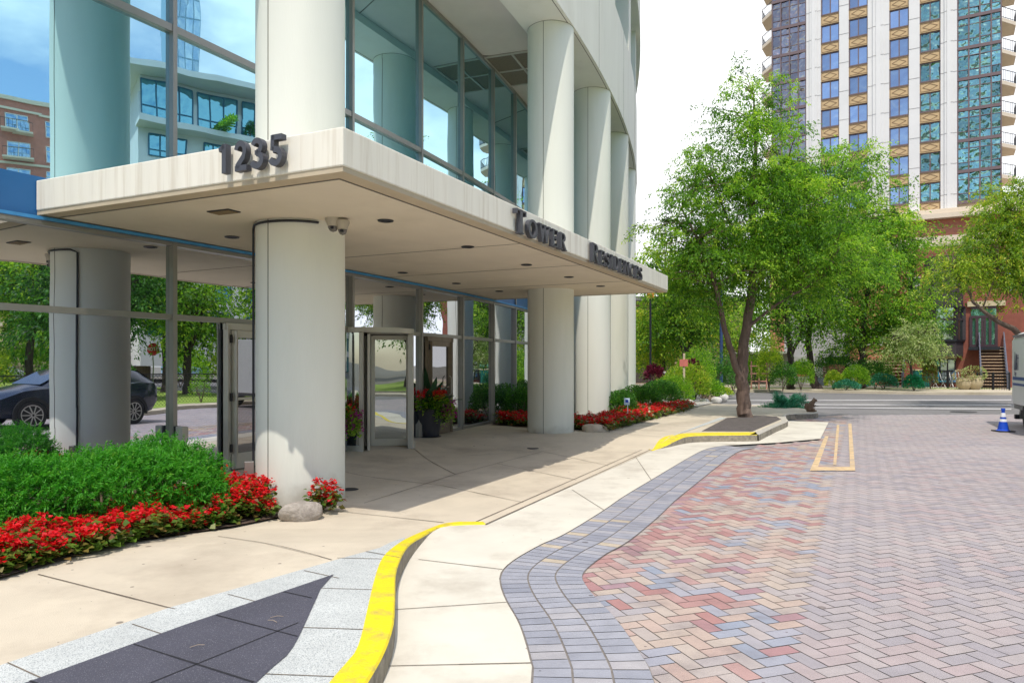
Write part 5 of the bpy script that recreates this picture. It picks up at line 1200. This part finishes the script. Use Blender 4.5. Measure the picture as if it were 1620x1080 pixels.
# stone animal by the juniper
sp0 = G(1284, 652, 'walk'); sa = thing('squirrel_statue', 'small brown hunched squirrel-like statue beside the juniper', 'statue', (sp0[0], sp0[1], .165), .0)
ms = mat('brown_stone', (.16, .10, .065), .9, .3, 14, .6, 30, col2=(.30, .22, .15), var2=.6, scale2=8)
bd = MB().tube([(-.07, 0, 0), (-.075, 0, .06), (-.05, 0, .14), (-.0, 0, .23), (.055, 0, .30), (.085, 0, .335), (.13, 0, .33), (.165, 0, .305)], [.085, .10, .105, .085, .060, .062, .045, .018], 14)
for s_ in (-1, 1):
    bd.tube([(.0, s_*.06, .20), (.06, s_*.06, .15), (.10, s_*.035, .19)], [.028, .022, .016], 8); bd.tube([(-.05, s_*.07, .08), (.04, s_*.075, .05), (.07, s_*.07, .015), (.12, s_*.065, .015)], [.05, .045, .03, .02], 8); bd.tube([(.075, s_*.03, .37), (.07, s_*.035, .41)], [.018, .006], 6)
obj('body', bd, ms, sa, smooth=True); obj('tail', MB().tube([(-.12, 0, .03), (-.19, 0, .10), (-.17, 0, .2), (-.13, 0, .26)], [.02, .04, .045, .015], 8), ms, sa, smooth=True); obj('base', MB().lathe([(.13, -.03), (.13, .012), (0, .015)], n=16), ms, sa)
# traffic cone
cp = G(1587, 682.5); cone = thing('traffic_cone', 'blue traffic cone with white bands beside the white truck', 'traffic cone', (cp[0], cp[1], .004)); mbl = mat('cone_blue', (.008, .07, .55), .45, .06, 8)
obj('base', MB().box((0, 0, .013), (.36, .36, .026)), M_black, cone, bevel=.01)
def cr_(z): return .125-.098*z/.52
obj('body', MB().lathe([(.15, .026), (.135, .04), (cr_(.05), .05), (cr_(.5), .50), (.035, .515), (.02, .53), (.018, .50)], n=32, close=False), mbl, cone, smooth=True)
for a, b in ((.235, .30), (.345, .445)): obj('band', MB().lathe([(cr_(a)+.003, a), (cr_(b)+.003, b)], n=32, close=False), mat('cone_white', (.75, .76, .80), .4), cone, smooth=True)
obj('top_ring', MB().lathe([(.034, .505), (.044, .50), (.044, .545), (.03, .55), (.0, .55)], n=24), mbl, cone, smooth=True)
# white step van
tv = thing('box_truck', 'white box truck with blue stripes parked at the right kerb behind the cone', 'truck', (*st(15.4, 8.65), 0), math.atan2(U.y, U.x)); M_tr = mat('truck_white', (.72, .74, .76), .35, .03, 2, .0, col2=(.55, .57, .6), var2=.25, scale2=1.5); x0, x1 = -1.5, 2.85; hw = 1.2; z0, z1 = .58, 2.42
def rr(x, ins): return [(x, -hw+ins, z0), (x, -hw, z0+.15), (x, -hw, z1-.22), (x, -hw+.07, z1-.07), (x, -hw+.22, z1), (x, hw-.22, z1), (x, hw-.07, z1-.07), (x, hw, z1-.22), (x, hw, z0+.15), (x, hw-ins, z0)]
bdm = MB(); sec = [(x0, .02), (x1-.35, .02), (x1-.12, .06), (x1, .20)]; ks = [1, 1, .97, .86]; vs = []
for (x, i_), k_ in zip(sec, ks): vs += [(x, y*k_, (z0+z1)/2+(z-(z0+z1)/2)*(1-(1-k_)*.5)) for _, y, z in rr(x, .02)]
fs = [(a*10+j, a*10+(j+1) % 10, (a+1)*10+(j+1) % 10, (a+1)*10+j) for a in range(3) for j in range(10)]+[tuple(reversed(range(10))), tuple(range(30, 40))]
obj('body', bdm.add(vs, fs), M_tr, tv, smooth=True, bevel=.01)
sidey = hw+.004; bs_ = mat('stripe_blue', (.01, .05, .26), .4)
for za, zb in ((1.20, 1.28), (1.06, 1.12)): obj('stripe', MB().box((.7, sidey, (za+zb)/2), (3.4, .004, zb-za)), bs_, tv)
obj('skirt', MB().box(((x0+x1)/2-.1, 0, .52), (x1-x0-.4, 2.3, .12)), mat('truck_grey', (.20, .20, .21), .6), tv); obj('roof_rail', MB().box(((x0+x1)/2-.2, hw-.02, z1-.10), (x1-x0-.5, .05, .05)), MATS['truck_grey'], tv)
def tstroke(sts, x, z, h, dpt=.006):
    mb = MB(); fn = lambda a, b, o: (x-a*h, sidey+.001+o, z+b*h)
    for p, w in sts: stroke(mb, p, w, dpt, fn)
    return mb
for i, sts in enumerate(([([(0, 0), (.14, 1.0), (.28, 0)], .09), ([(.07, .36), (.22, .36)], .08)], [([(.04, 0), (.04, 1)], .09), (arcp(.07, .74, .15, .21, 90, -90), .08), (arcp(.07, .26, .19, .23, 90, -90), .08)], [([(.12, .0), (.12, .95)], .09), ([(0, .72), (.26, .72)], .08)])):
    obj('letter', tstroke(sts, 2.15-i*.20, 1.45, .42), mat('truck_letter', (.03, .03, .10), .5), tv)
for i, sts in enumerate(([([(.0, 0), (.0, .9)], .16), (arcp(0, .66, .3, .22, 90, -90, 6), .14), (arcp(0, .22, .34, .22, 90, -90, 6), .14)], [([(0, .6), (.25, .1)], .15), ([(.5, .6), (.1, -.3)], .15)])): obj('letter', tstroke(sts, 2.10-i*.12, 1.32, .11), MATS['truck_letter'], tv)
for xx in (-.9, 1.1):
    for sy in (-1, 1):
        wv = MB(); wv.T = Matrix.Translation((xx, sy*(hw-.16), .36)) @ Matrix.Rotation(math.radians(90), 4, 'X'); wv.lathe([(.2, -.11), (.33, -.12), (.36, -.09), (.36, .09), (.33, .12), (.2, .11)], n=28); wl = obj('wheel', wv, M_black, tv, smooth=True)
        rm = MB(); rm.T = Matrix.Translation((xx, sy*(hw-.15), .36)) @ Matrix.Rotation(math.radians(90), 4, 'X'); rm.lathe([(.0, -.05), (.1, -.06), (.2, -.1), (.2, .1), (.1, .06), (0, .05)], n=20, close=False); obj('rim', rm, MATS['truck_grey'], wl, smooth=True)
obj('bumper', MB().box((x1-.05, 0, .22), (.16, 2.2, .12)), M_dk, tv, bevel=.02)
for s_ in (-1, 1): obj('bumper_bracket', MB().bar((x1-.3, s_*.95, .55), (x1-.08, s_*.95, .2), .1, .14), MATS['truck_grey'], tv)
# lamp post, signal, posts, signs
def lamp(px, pyb, Y, htop, label, col):
    x = (px-810)/F*Y; t = thing('street_lamp', label, 'lamp post', (x, Y, .12)); obj('foot', MB().lathe([(.26, 0), (.26, .08), (.16, .12), (.15, .5), (.11, .55), (0, .56)], n=20), M_dk, t, smooth=True); obj('pole', MB().lathe([(.085, .5), (.07, htop)], n=16), col, t, smooth=True)
    obj('arm', MB().tube([(0, 0, htop-.3), (.2, 0, htop+.1), (.7, 0, htop+.15)], .03, 8), col, t, smooth=True); obj('lantern', MB().lathe([(.02, .1), (.18, .05), (.16, -.05), (.1, -.14), (0, -.16)], (.75, 0, htop+.1), 20), M_dk, t, smooth=True)
    obj('plinth', MB().lathe([(.55, -.05), (.55, .14), (.3, .16), (0, .16)], n=24), M_gut, t)
lamp(1141, 614, 37, 5.6, 'blue lamp post on a concrete plinth left of the big tree', mat('blue_post', (.03, .06, .16), .45))
y_ = 34; sg = thing('traffic_signal', 'small amber traffic signal hanging just below the far corner of the canopy', 'traffic signal', Pz(1029, 466, y_)); obj('housing', MB().box((0, 0, 0), (.30, .2, .30)), mat('signal_amber', (.65, .30, .02), .5), sg, bevel=.03); obj('lens', MB().lathe([(.09, 0), (.07, .03), (0, .04)], (0, -.11, -.02), 16), M_dk, sg); obj('cap', MB().box((0, 0, .18), (.36, .26, .06)), M_dk, sg)
obj('hanger', MB().tube([(0, 0, -.15), (0, 0, -EYE-3.1), ], .05, 8), M_dk, sg)
for k, px in enumerate((1091, 1098)):
    p = G(px, 635, 'walk'); t = thing('garden_post', ('left of two short grey posts in the gravel', 'right of two short grey posts in the gravel')[k], 'post', (p[0], p[1]+k*.25, .14), 0, 'short grey posts in the gravel'); obj('shaft', MB().lathe([(.09, 0), (.085, .36), (0, .36)], n=14), mat('post_grey', (.28, .30, .29), .6), t, smooth=True); obj('cap', MB().lathe([(.12, .36), (.13, .42), (.1, .46), (0, .47)], n=14), MATS['post_grey'], t, smooth=True)
p = Pz(1082, 628, 26.5); wp = thing('garden_stake', 'tall weathered timber stake with a red marker in the corner garden', 'stake', (p[0], 26.5, .1)); obj('post', MB().box((0, 0, .95), (.07, .07, 1.9)), mat('pale_timber', (.58, .48, .34), .85, .2, 8), wp); obj('marker', MB().box((-.02, -.05, 1.55), (.30, .03, .26)), MATS['coral_paint'], wp)
gw = thing('planter_wall', 'grey concrete planter block behind the green shrubs', 'planter', ((1063-810)/F*33, 33, .1)); obj('block', MB().box((0, 0, .55), (.78*1, .5, 1.1)), mat('grey_block', (.20, .19, .22), .85, .1, 4), gw, bevel=.03); obj('coping', MB().box((.0, 0, 1.13), (.86, .58, .08)), mat('coping_pale', (.5, .47, .45), .8), gw)
for k, (px, py, Y, r, lab) in enumerate(((1127, 617, 30.5, .34, 'large pinkish boulder beyond the gravel bed'), (1134, 628, 29, .18, 'small white stone at the edge of the gravel bed'), (1086, 634, 26.6, .2, 'pale rock at the foot of the shrubs before the twin posts'), (1114, 630, 28, .16, 'low grey rock in the middle of the gravel bed'), (1142, 625, 31, .22, 'flat grey rock at the far edge of the gravel bed'))):
    boulder(((px-810)/F*Y, Y, .15), (r*1.2, r, r), lab, mat('pink_rock', (.48, .36, .29), .9, .2, 8) if k == 0 else mat('pale_rock', (.58, .56, .53), .9, .15, 8), 50+k)
p = G(993, 669, 'walk'); p = (p[0], p[1]); gs = thing('garden_sign', 'small white and blue sign on a white stake among the red flowers', 'sign', (*p, H(*p)+.02)); obj('stake', MB().box((0, 0, .22), (.02, .012, .5)), mat('sign_white', (.75, .76, .78), .5), gs); pl = obj('plate', MB().box((-.02, -.005, .52), (.14, .012, .17)), mat('sign_pale_blue', (.52, .66, .80), .4), gs); obj('emblem', MB().box((-.02, -.013, .53), (.07, .006, .07), 0), mbl, pl)
# fallen seed pods on the dark paving and stains of dropped twigs
for k, (px, py, a) in enumerate(((438, 984, .3), (431, 991, -.5), (312, 1031, .5))):
    p = G(px, py, 'walk'); h = H(*p)+.032; L_ = .035; o = obj('twig', MB().tube([(p[0]-L_*math.cos(a), p[1]-L_*math.sin(a), h), (p[0], p[1]+.010, h+.003), (p[0]+L_*math.cos(a), p[1]+L_*math.sin(a), h)], .0017, 5), mat('dry_twig', (.34, .27, .20), .9)); tag(o, ('longer dry pod lying on the dark paving', 'short dry pod just below the longer one on the dark paving', 'bent dry pod near the bottom of the dark paving')[k], 'seed pod')

# ---------------------------------------------------------------- the other side of the street (seen in the glass)
def car(name, label, loc, rz, col, group=None, detail=True):
    t = thing(name, label, 'car', loc, rz, group); W_ = .92
    #  x, half width low, sill z, belt z, roof z, roof half width
    sec = [(2.15, .62, .42, .62, .66, .50), (2.02, .82, .28, .74, .80, .66), (1.5, .91, .24, .90, .96, .72), (.95, .92, .24, .98, 1.06, .72), (.35, .92, .24, 1.00, 1.44, .62), (-.3, .92, .24, 1.01, 1.56, .62), (-1.0, .92, .24, 1.04, 1.54, .62), (-1.6, .92, .26, 1.08, 1.42, .60), (-2.0, .88, .34, 1.06, 1.16, .66), (-2.18, .76, .48, .92, .98, .62)]
    vs = []; fs = []; mi = []
    for x, w, s0, b, r, rw in sec:
        ring = [(w*.86, s0), (w, s0+.12), (w*1.0, (s0+b)/2+.05), (w*.985, b), (rw, r-.03), (rw*.8, r), (0, r+.015)]
        ring = ring+[(-y, z) for y, z in reversed(ring[:-1])]; vs += [(x, y, z) for y, z in ring]
    n = 13
    for i in range(len(sec)-1):
        for j in range(n):
            fs.append((i*n+j, i*n+(j+1) % n, (i+1)*n+(j+1) % n, (i+1)*n+j))
    fs += [tuple(reversed(range(n))), tuple(range((len(sec)-1)*n, len(sec)*n))]
    m = mat('car_paint_'+name+str(col[2]), col, .16, .02, 2, spec=.8); obj('body', MB().add(vs, fs), m, t, smooth=True)
    gl = mirror_glass('car_glass', (.45, .52, .58), (.01, .012, .015), .55, .0, 1.)
    for sy in (-1, 1):
        g = MB()
        for i in (3, 4, 5, 6):
            (x, w, s0, b, r, rw), (x2, w2, s2, b2, r2, rw2) = sec[i], sec[i+1]
            f = lambda w, b, rw, r, k: ((w*.985)*(1-k)+rw*k+.008, b*(1-k)+(r-.03)*k)
            y0, z0 = f(w, b, rw, r, .08 if r-b > .2 else .5); y1, z1 = f(w, b, rw, r, .86 if r-b > .2 else .55); y2, z2 = f(w2, b2, rw2, r2, .08); y3, z3 = f(w2, b2, rw2, r2, .86)
            e = .03; g.add([(x-e, sy*y0, z0), (x-e, sy*y1, z1), (x2+e, sy*y3, z3), (x2+e, sy*y2, z2)], [(0, 1, 2, 3)])
        obj('side_window', g, gl, t)
        for xx in (1.33, -1.33):
            wv = MB(); wv.T = Matrix.Translation((xx, sy*.80, .345)) @ Matrix.Rotation(math.radians(90), 4, 'X'); wv.lathe([(.2, -.12), (.31, -.125), (.345, -.1), (.345, .1), (.31, .125), (.2, .12)], n=30); wl = obj('wheel', wv, M_black, t, smooth=True)
            if detail:
                rm = MB()
                for k in range(10):
                    a = k*math.pi/5; rm.bar((xx+.03*math.cos(a), sy*.925, .345+.03*math.sin(a)), (xx+.235*math.cos(a), sy*.918, .345+.235*math.sin(a)), .035, .02)
                rm.T = Matrix.Translation((xx, sy*.85, .345)) @ Matrix.Rotation(math.radians(90), 4, 'X'); rm.lathe([(.225, -.075), (.245, -.08), (.245, .08), (.225, .075)], n=28, close=False); obj('rim', rm, M_aluw, wl)
            ar = MB(); ar.T = Matrix.Translation((xx, sy*.90, .345)) @ Matrix.Rotation(math.radians(90), 4, 'X'); ar.lathe([(.34, -.035), (.42, -.035), (.42, .035), (.34, .035)], n=28, a0=-.2, a1=math.pi+.2, close=False); obj('wheel_arch', ar, M_black, t)
        obj('headlight', MB().box((1.96, sy*.60, .72), (.2, .30, .11)), mirror_glass('lamp_glass', (.8, .8, .8), (.4, .4, .42), .4, 0, 1), t, bevel=.03); obj('taillight', MB().box((-2.02, sy*.68, .93), (.18, .26, .13)), mat('tail_red', (.35, .01, .01), .25), t, bevel=.03)
    g = MB(); g.add([(.97, -.64, 1.07), (.97, .64, 1.07), (.36, .56, 1.41), (.36, -.56, 1.41)], [(0, 1, 2, 3)]); g.v = [(x+.012, y, z+.014) for x, y, z in g.v]; obj('windscreen', g, gl, t)
    g = MB(); g.add([(-1.64, -.52, 1.42), (-1.64, .52, 1.42), (-2.02, .58, 1.16), (-2.02, -.58, 1.16)], [(0, 1, 2, 3)]); g.v = [(x-.01, y, z+.014) for x, y, z in g.v]; obj('rear_window', g, gl, t); return t
ua = math.atan2(U.y, U.x)
car('parked_suv', 'dark navy crossover car parked opposite the entrance, seen in the mirrored wall', (8.22, 8.25, .004), ua+math.pi-.08, (.012, .018, .035))
PC = 'cars parked on the far street'
for k, (b, a, col, lab) in enumerate(((54.6, 25, (.35, .37, .4), 'silver car parked first in the row on the far street'), (54.6+.5, 19.5, (.06, .10, .16), 'slate blue car parked second in the row on the far street'), (55.6, 13.5, (.25, .26, .28), 'grey car parked third in the row on the far street'), (56.2, 7.5, (.5, .5, .5), 'pale car parked last in the row on the far street'))):
    car('parked_car', lab, (*st(a, b), .08), ua+.15, col, PC, False)
# chain link fence
cf = thing('chain_link_fence', 'black chain-link fence along the lawn on the opposite side of the street', 'fence', (*st(6, 11.6), .1), ua)
wm = MB(); n_ = 230; h_ = 1.15; L_ = 30.
for i in range(-11, n_+1):
    for sgn in (1, -1):
        x = -L_/2+i*L_/n_; x2 = x+h_; a, b = (x, .05), (x2, h_)
        if sgn < 0: a, b = (x2, .05), (x, h_)
        if min(a[0], b[0]) < -L_/2 or max(a[0], b[0]) > L_/2: continue
        wm.bar((a[0], 0, a[1]), (b[0], 0, b[1]), .006, .006)
obj('mesh_panel', wm, M_black, cf); obj('top_rail', MB().bar((-15, 0, h_), (15, 0, h_), .035, .035), M_black, cf)
for k in range(11): obj('post', MB().lathe([(.03, 0), (.03, h_+.06), (0, h_+.08)], (-15+k*3, 0, 0), 8), M_black, cf)
fence('park_railing', 'tall black iron railing between the lawn and the far street', 'fence', st(-22, 53), st(34, 49), 1.5, .16, M_dk)
OG = 'trees on the lawn across the street'
def otree(a, b, h, r, m, label, seed, ln=.19, ncl=170, per=85):
    x, y = st(a, b); rg = random.Random(seed); bl = [(x+rg.uniform(-.4, .4)*r, y+rg.uniform(-.4, .4)*r, h*rg.uniform(.5, .8), r*.75, r*.75, h*.24) for _ in range(4)]+[(x, y, h*.62, r*.8, r*.8, h*.32)]
    sk = [[(x, y, .05, .2), (x+.1, y, h*.25, .17), (x-.1, y+.1, h*.5, .11), (x, y, h*.8, .04)], [(x+.1, y, h*.25, .1), (x+r*.4, y, h*.5, .05)], [(x, y, h*.3, .1), (x-r*.4, y+r*.2, h*.55, .05)]]
    return tree('tree', label, (x, y, .1), sk, bl, ncl, per, ln, ln*.5, m, .6, OG, M_b, seed=seed, twr=.02, hol=.15)
for k, (a, b, h, r, m, lab) in enumerate(((5.5, 24, 8.5, 3.6, G_FRESH, 'broad fresh green tree on the lawn straight behind the navy car'), (13, 20, 8.0, 3.4, G_DEEP, 'dark dense tree on the lawn right of the chain-link shrubs'), (20, 25, 9.0, 4., G_DEEP, 'tall dark tree at the right end of the lawn'), (11, 32, 9.0, 4., G_FRESH, 'green tree in the middle distance of the lawn'),
    (27, 33, 10, 4.5, G_FRESH, 'large light tree beyond the right end of the lawn'), (19, 38, 10, 4., G_YEL, 'yellow-green tree near the park railing'), (-4, 30, 8, 3.5, G_YEL, 'yellow-green tree at the left end of the lawn'), (-2, 16, 7, 2.8, G_FRESH, 'small full tree near the chain-link fence left of the navy car'), (4, 41, 10, 4.2, G_DEEP, 'dark tree close to the park railing'), (18.5, 18.5, 7, 2.8, G_FRESH, 'full round tree just behind the chain-link fence near the stop sign'), (-10, 24, 9, 4, G_FRESH, 'broad tree on the lawn behind and left of the navy car'), (-17, 20, 8, 3.5, G_DEEP, 'dark tree on the lawn near the road behind the viewer'), (-15, 31, 10, 4.5, G_YEL, 'pale tree deep in the lawn behind the viewer'), (-24, 26, 10, 4.5, G_FRESH, 'last tree on the lawn behind the viewer'),
    (24, 17, 8.5, 3.2, G_FRESH, 'bushy green tree near the crossing end of the chain-link fence'), (34, 24, 10, 4.5, G_DEEP, 'dark tree past the crossing street on the right'), (15, 29, 9, 4.2, G_FRESH, 'wide green tree in front of the white building'), (9, 40, 9, 4, G_DEEP, 'dark tree between the park railing and the lawn trees'), (23, 42, 10, 4.5, G_YEL, 'pale tree at the foot of the white building'))):
    otree(a, b, h, r, m, lab, 200+k)
for k, (a, b, rr_) in enumerate(((10.8, 11.9, .5), (14.4, 12.2, .7))): shrub('shrub', ('sparse shrub growing through the chain-link fence', 'fuller shrub leaning on the chain-link fence')[k], (*st(a, b), .1), (rr_, .4, rr_), 900, .07, .035, G_FRESH, seed=240+k)
# stop sign
x, y = st(20.5, 27); ssn = thing('stop_sign', 'red octagonal stop sign on a steel post by the lawn', 'stop sign', (x, y, .1), math.radians(-66)); obj('post', MB().box((0, .02, 1.2), (.06, .04, 2.4)), M_alu, ssn)
oc = MB(); oc.T = Matrix.Translation((0, 0, 2.4)) @ Matrix.Rotation(math.radians(90), 4, 'X'); oc.prism([(.38*math.cos(math.radians(22.5+45*k)), .38*math.sin(math.radians(22.5+45*k))) for k in range(8)], 0, .01); pl_ = obj('plate', oc, mat('sign_red', (.5, .02, .02), .5), ssn)
fc = bpy.data.curves.new('sign_text', 'FONT'); fc.body = 'STOP'; fc.size = .27; fc.extrude = .002; fc.align_x = 'CENTER'; fc.offset = .008
fo = bpy.data.objects.new('sign_text', fc); C.objects.link(fo); dg = bpy.context.evaluated_depsgraph_get(); me = bpy.data.meshes.new_from_object(fo.evaluated_get(dg)); bpy.data.objects.remove(fo)
me.materials.clear(); me.materials.append(MATS['sign_white']); fo = bpy.data.objects.new('sign_text', me); C.objects.link(fo); fo.parent = pl_; fo.location = (0, -.014, 2.31); fo.rotation_euler = (math.radians(90), 0, 0)
# buildings across the park
def block(name, label, x, y, rz, w, d, h, wallm, glass, rows, cols, ww, wh, frame, balc=(), base=.12, roof=None, cap=100):
    t = thing(name, label, 'building', (x, y, 0), rz); obj('wall', MB().box((0, d/2, h/2), (w, d, h)), wallm, t); cnt = 0
    fh = (h*(1-base)-1)/rows
    for r_ in range(rows-1, -1, -1):
        for c_ in range(cols):
            if cnt >= cap: break
            cnt += 1; xc = -w/2+w*(c_+.5)/cols; zc = h*base+fh*(r_+.5); fr = MB()
            for xx in (-ww/2, 0, ww/2): fr.box((xc+xx, -.04, zc), (.09, .12, wh))
            for zz in (-wh/2, wh*.2, wh/2): fr.box((xc, -.045, zc+zz), (ww+.1, .11, .09))
            f = obj('window', fr, frame, t); obj('pane', MB().box((xc, .0, zc), (ww, .05, wh)), glass, f)
            if c_ in balc:
                bb = MB().box((xc, -.7, zc-wh/2-.12), (ww+.8, 1.4, .2)); b_ = obj('balcony', bb, M_cream, t); ra = MB().box((xc, -1.38, zc-wh/2+1.), (ww+.8, .05, .05))
                for q_ in range(9): ra.box((xc-(ww+.8)/2+q_*(ww+.8)/8, -1.38, zc-wh/2+.45), (.03, .03, 1.1))
                obj('railing', ra, M_dk, b_)
    for k in range(1, rows+1, 2): obj('band', MB().box((0, -.06, h*base+fh*k), (w+.2, .3, .25)), M_cream, t)
    obj('parapet', MB().box((0, d/2, h+.2), (w+.5, d+.5, .45)), roof or M_cream, t); return t
face = lambda x, y: math.atan2(y-9, x+4)-math.pi/2   # local -y looks back at the tower entrance
M_wgl = mirror_glass('pale_blue_glass', (.55, .70, .85), (.05, .12, .2), .6, .05, 1.); M_cyan = mirror_glass('cyan_glass', (.30, .62, .78), (.0, .16, .24), .55, .06, 1.)
block('brick_block', 'red brick apartment block with cream bands and balconies across the park', 89, .5, face(89, .5)+.1, 19, 16, 32.5, mat('salmon_block', (.52, .20, .14), .9, .12, 2), M_wgl, 9, 5, 2.1, 1.9, MATS['white_frame'], (1, 3))
wb_ = thing('white_building', 'white apartment building with cyan window bands and a broad overhanging roof', 'building', (54, 21, 1.5), face(54, 21)-.25)
obj('wall', MB().box((-3, 9, 11.5), (20, 18, 23)), mat('white_render', (.74, .73, .73), .7, .03, 1), wb_)
for r_ in range(7):
    z = 2.6+r_*3.05; hh = 1.9 if r_ < 6 else 3.3
    for c_ in range(5):
        xc = -11+c_*4.0; ww = 2.5 if r_ < 6 else 3.5; fr = MB()
        for xx in (-ww/2, -ww/6, ww/6, ww/2): fr.box((xc+xx, -.05, z+hh/2), (.10, .14, hh))
        for zz in (0, hh*.3, hh): fr.box((xc, -.05, z+zz), (ww, .12, .09))
        f = obj('window', fr, mat('blue_frame', (.03, .13, .22), .5), wb_); obj('pane', MB().box((xc, .0, z+hh/2), (ww, .05, hh)), M_cyan, f)
obj('terrace', MB().box((-3, -.9, 20.4), (20.4, 1.9, .5)), MATS['white_render'], wb_); rf = MB().prism([(-14, -3.2), (9.5, -2.0), (9.5, 18), (-14, 18)], 24.6, 25.1); obj('roof', rf, MATS['white_render'], wb_)
obj('roof_storey', MB().box((-3, 9, 23.8), (19.6, 17.6, 1.6)), MATS['white_render'], wb_)
p = worldpos(wb_) @ Vector((-3, -1.2, 20.6)); shrub('terrace_plant', 'green planting spilling over the terrace of the white building', tuple(p), (4.5, .5, .5), 1800, .25, .12, G_FRESH, seed=77, cat='plant', stems=False)
for k in (0, 1): 
    p = worldpos(wb_) @ Vector((-5.6-k*1.1, -1.2, 20.6)); shrub('conifer', ('shorter pointed conifer on the terrace of the white building', 'taller pointed conifer on the terrace of the white building')[k], tuple(p), (.42, .42, 1.0+.4*k), 700, .2, .08, G_DEEP, seed=78+k, cat='shrub')
gt = thing('glass_tower', 'slender pale blue glass skyscraper behind the white building', 'skyscraper', (112, 29.5, 0), face(112, 29.5)-.15); w, h = 11, 112
obj('wall', MB().box((0, 9, h/2), (w, 18, h)), mat('steel_blue', (.25, .42, .55), .5), gt); pn = MB()
for r_ in range(34):
    for c_ in range(11): pn.add([(-w/2+c_*w/11+.06, -.03, 4+r_*3.15), (-w/2+(c_+1)*w/11-.06, -.03+random.uniform(-.02, .02), 4+r_*3.15), (-w/2+(c_+1)*w/11-.06, -.03, 4+r_*3.15+2.9), (-w/2+c_*w/11+.06, -.03, 4+r_*3.15+2.9)], [(0, 1, 2, 3)], 0, random.random())
obj('glazing', pn, mirror_glass('sky_glass', (.72, .88, 1.), (.25, .42, .55), .6, .05, .6, var=.35), gt)
block('stone_house', 'yellow stone house with tall windows beyond the park railing', *st(26, 66), ua-math.pi/2+.12, 22, 12, 9.5, mat('yellow_stone', (.50, .40, .24), .85, .15, 2), M_wgl, 2, 6, 1.5, 2.2, MATS['white_frame'])
block('stone_house', 'long cream stone house at the left end of the far street', *st(2, 69), ua-math.pi/2+.12, 22, 12, 9, mat('cream_stone', (.52, .45, .32), .85, .15, 2), M_wgl, 2, 6, 1.4, 2.1, MATS['white_frame'])
# towers behind the viewer, which the far tower's windows reflect
bt = thing('teal_tower', 'teal glass high-rise with pale floor bands behind the viewer', 'tower', (-8, -112, 0), math.pi+.35); obj('wall', MB().box((0, 9, 50), (34, 18, 100)), mat('teal_wall', (.02, .16, .17), .3, .1, .3), bt)
for k in range(24): obj('floor_band', MB().box((0, -.1, 3+k*4), (34.4, .5, 1.3)), MATS['white_render'], bt)
bt2 = thing('grey_tower', 'dark grey residential tower with white balconies behind the viewer', 'tower', (46, -96, 0), math.pi-.25); obj('wall', MB().box((0, 9, 38), (22, 18, 76)), mat('char_wall', (.05, .06, .07), .4, .1, .3), bt2)
for k in range(20): obj('balcony', MB().box((0, -.8, 5+k*3.5), (15, 1.8, .9)), MATS['white_render'], bt2)

# trees and greenery behind the viewer and behind the lawn, seen in the doors
for k, (x, y, h, r, m) in enumerate(((6, -19, 9, 4, G_FRESH), (14, -22, 10, 4.2, G_DEEP), (-1, -24, 10, 4.2, G_FRESH), (22, -17, 9, 4, G_YEL), (-9, -22, 10, 4, G_DEEP), (10, -31, 11, 5, G_FRESH))):
    a, b = (Vector((x, y))-C0).dot(U), (Vector((x, y))-C0).dot(Wd)
    t = otree(a, b, h, r, m, ('fresh green tree standing behind the viewer, nearest the road', 'dark tree behind the viewer beyond the nearest one', 'green tree behind the viewer left of the nearest one', 'yellow-green tree behind the viewer on the far right', 'dark tree behind the viewer on the building side', 'tall green tree farthest behind the viewer')[k], 300+k); t['group'] = 'trees behind the viewer'
for k in range(9):
    a = -2+k*4.6; bb = 31+3*math.sin(k*1.7); x, y = st(a, bb)
    shrub('shrub', ('first', 'second', 'third', 'fourth', 'fifth', 'sixth', 'seventh', 'eighth', 'ninth')[k]+' big shrub from the left in the thicket across the lawn', (x, y, .1), (2.7, 2.0, 1.7+.4*math.sin(k*2.1)), 3200, .2, .11, (G_FRESH, G_DEEP, G_FRESH, G_YEL)[k % 4], 'shrubs in the thicket across the lawn', seed=320+k)
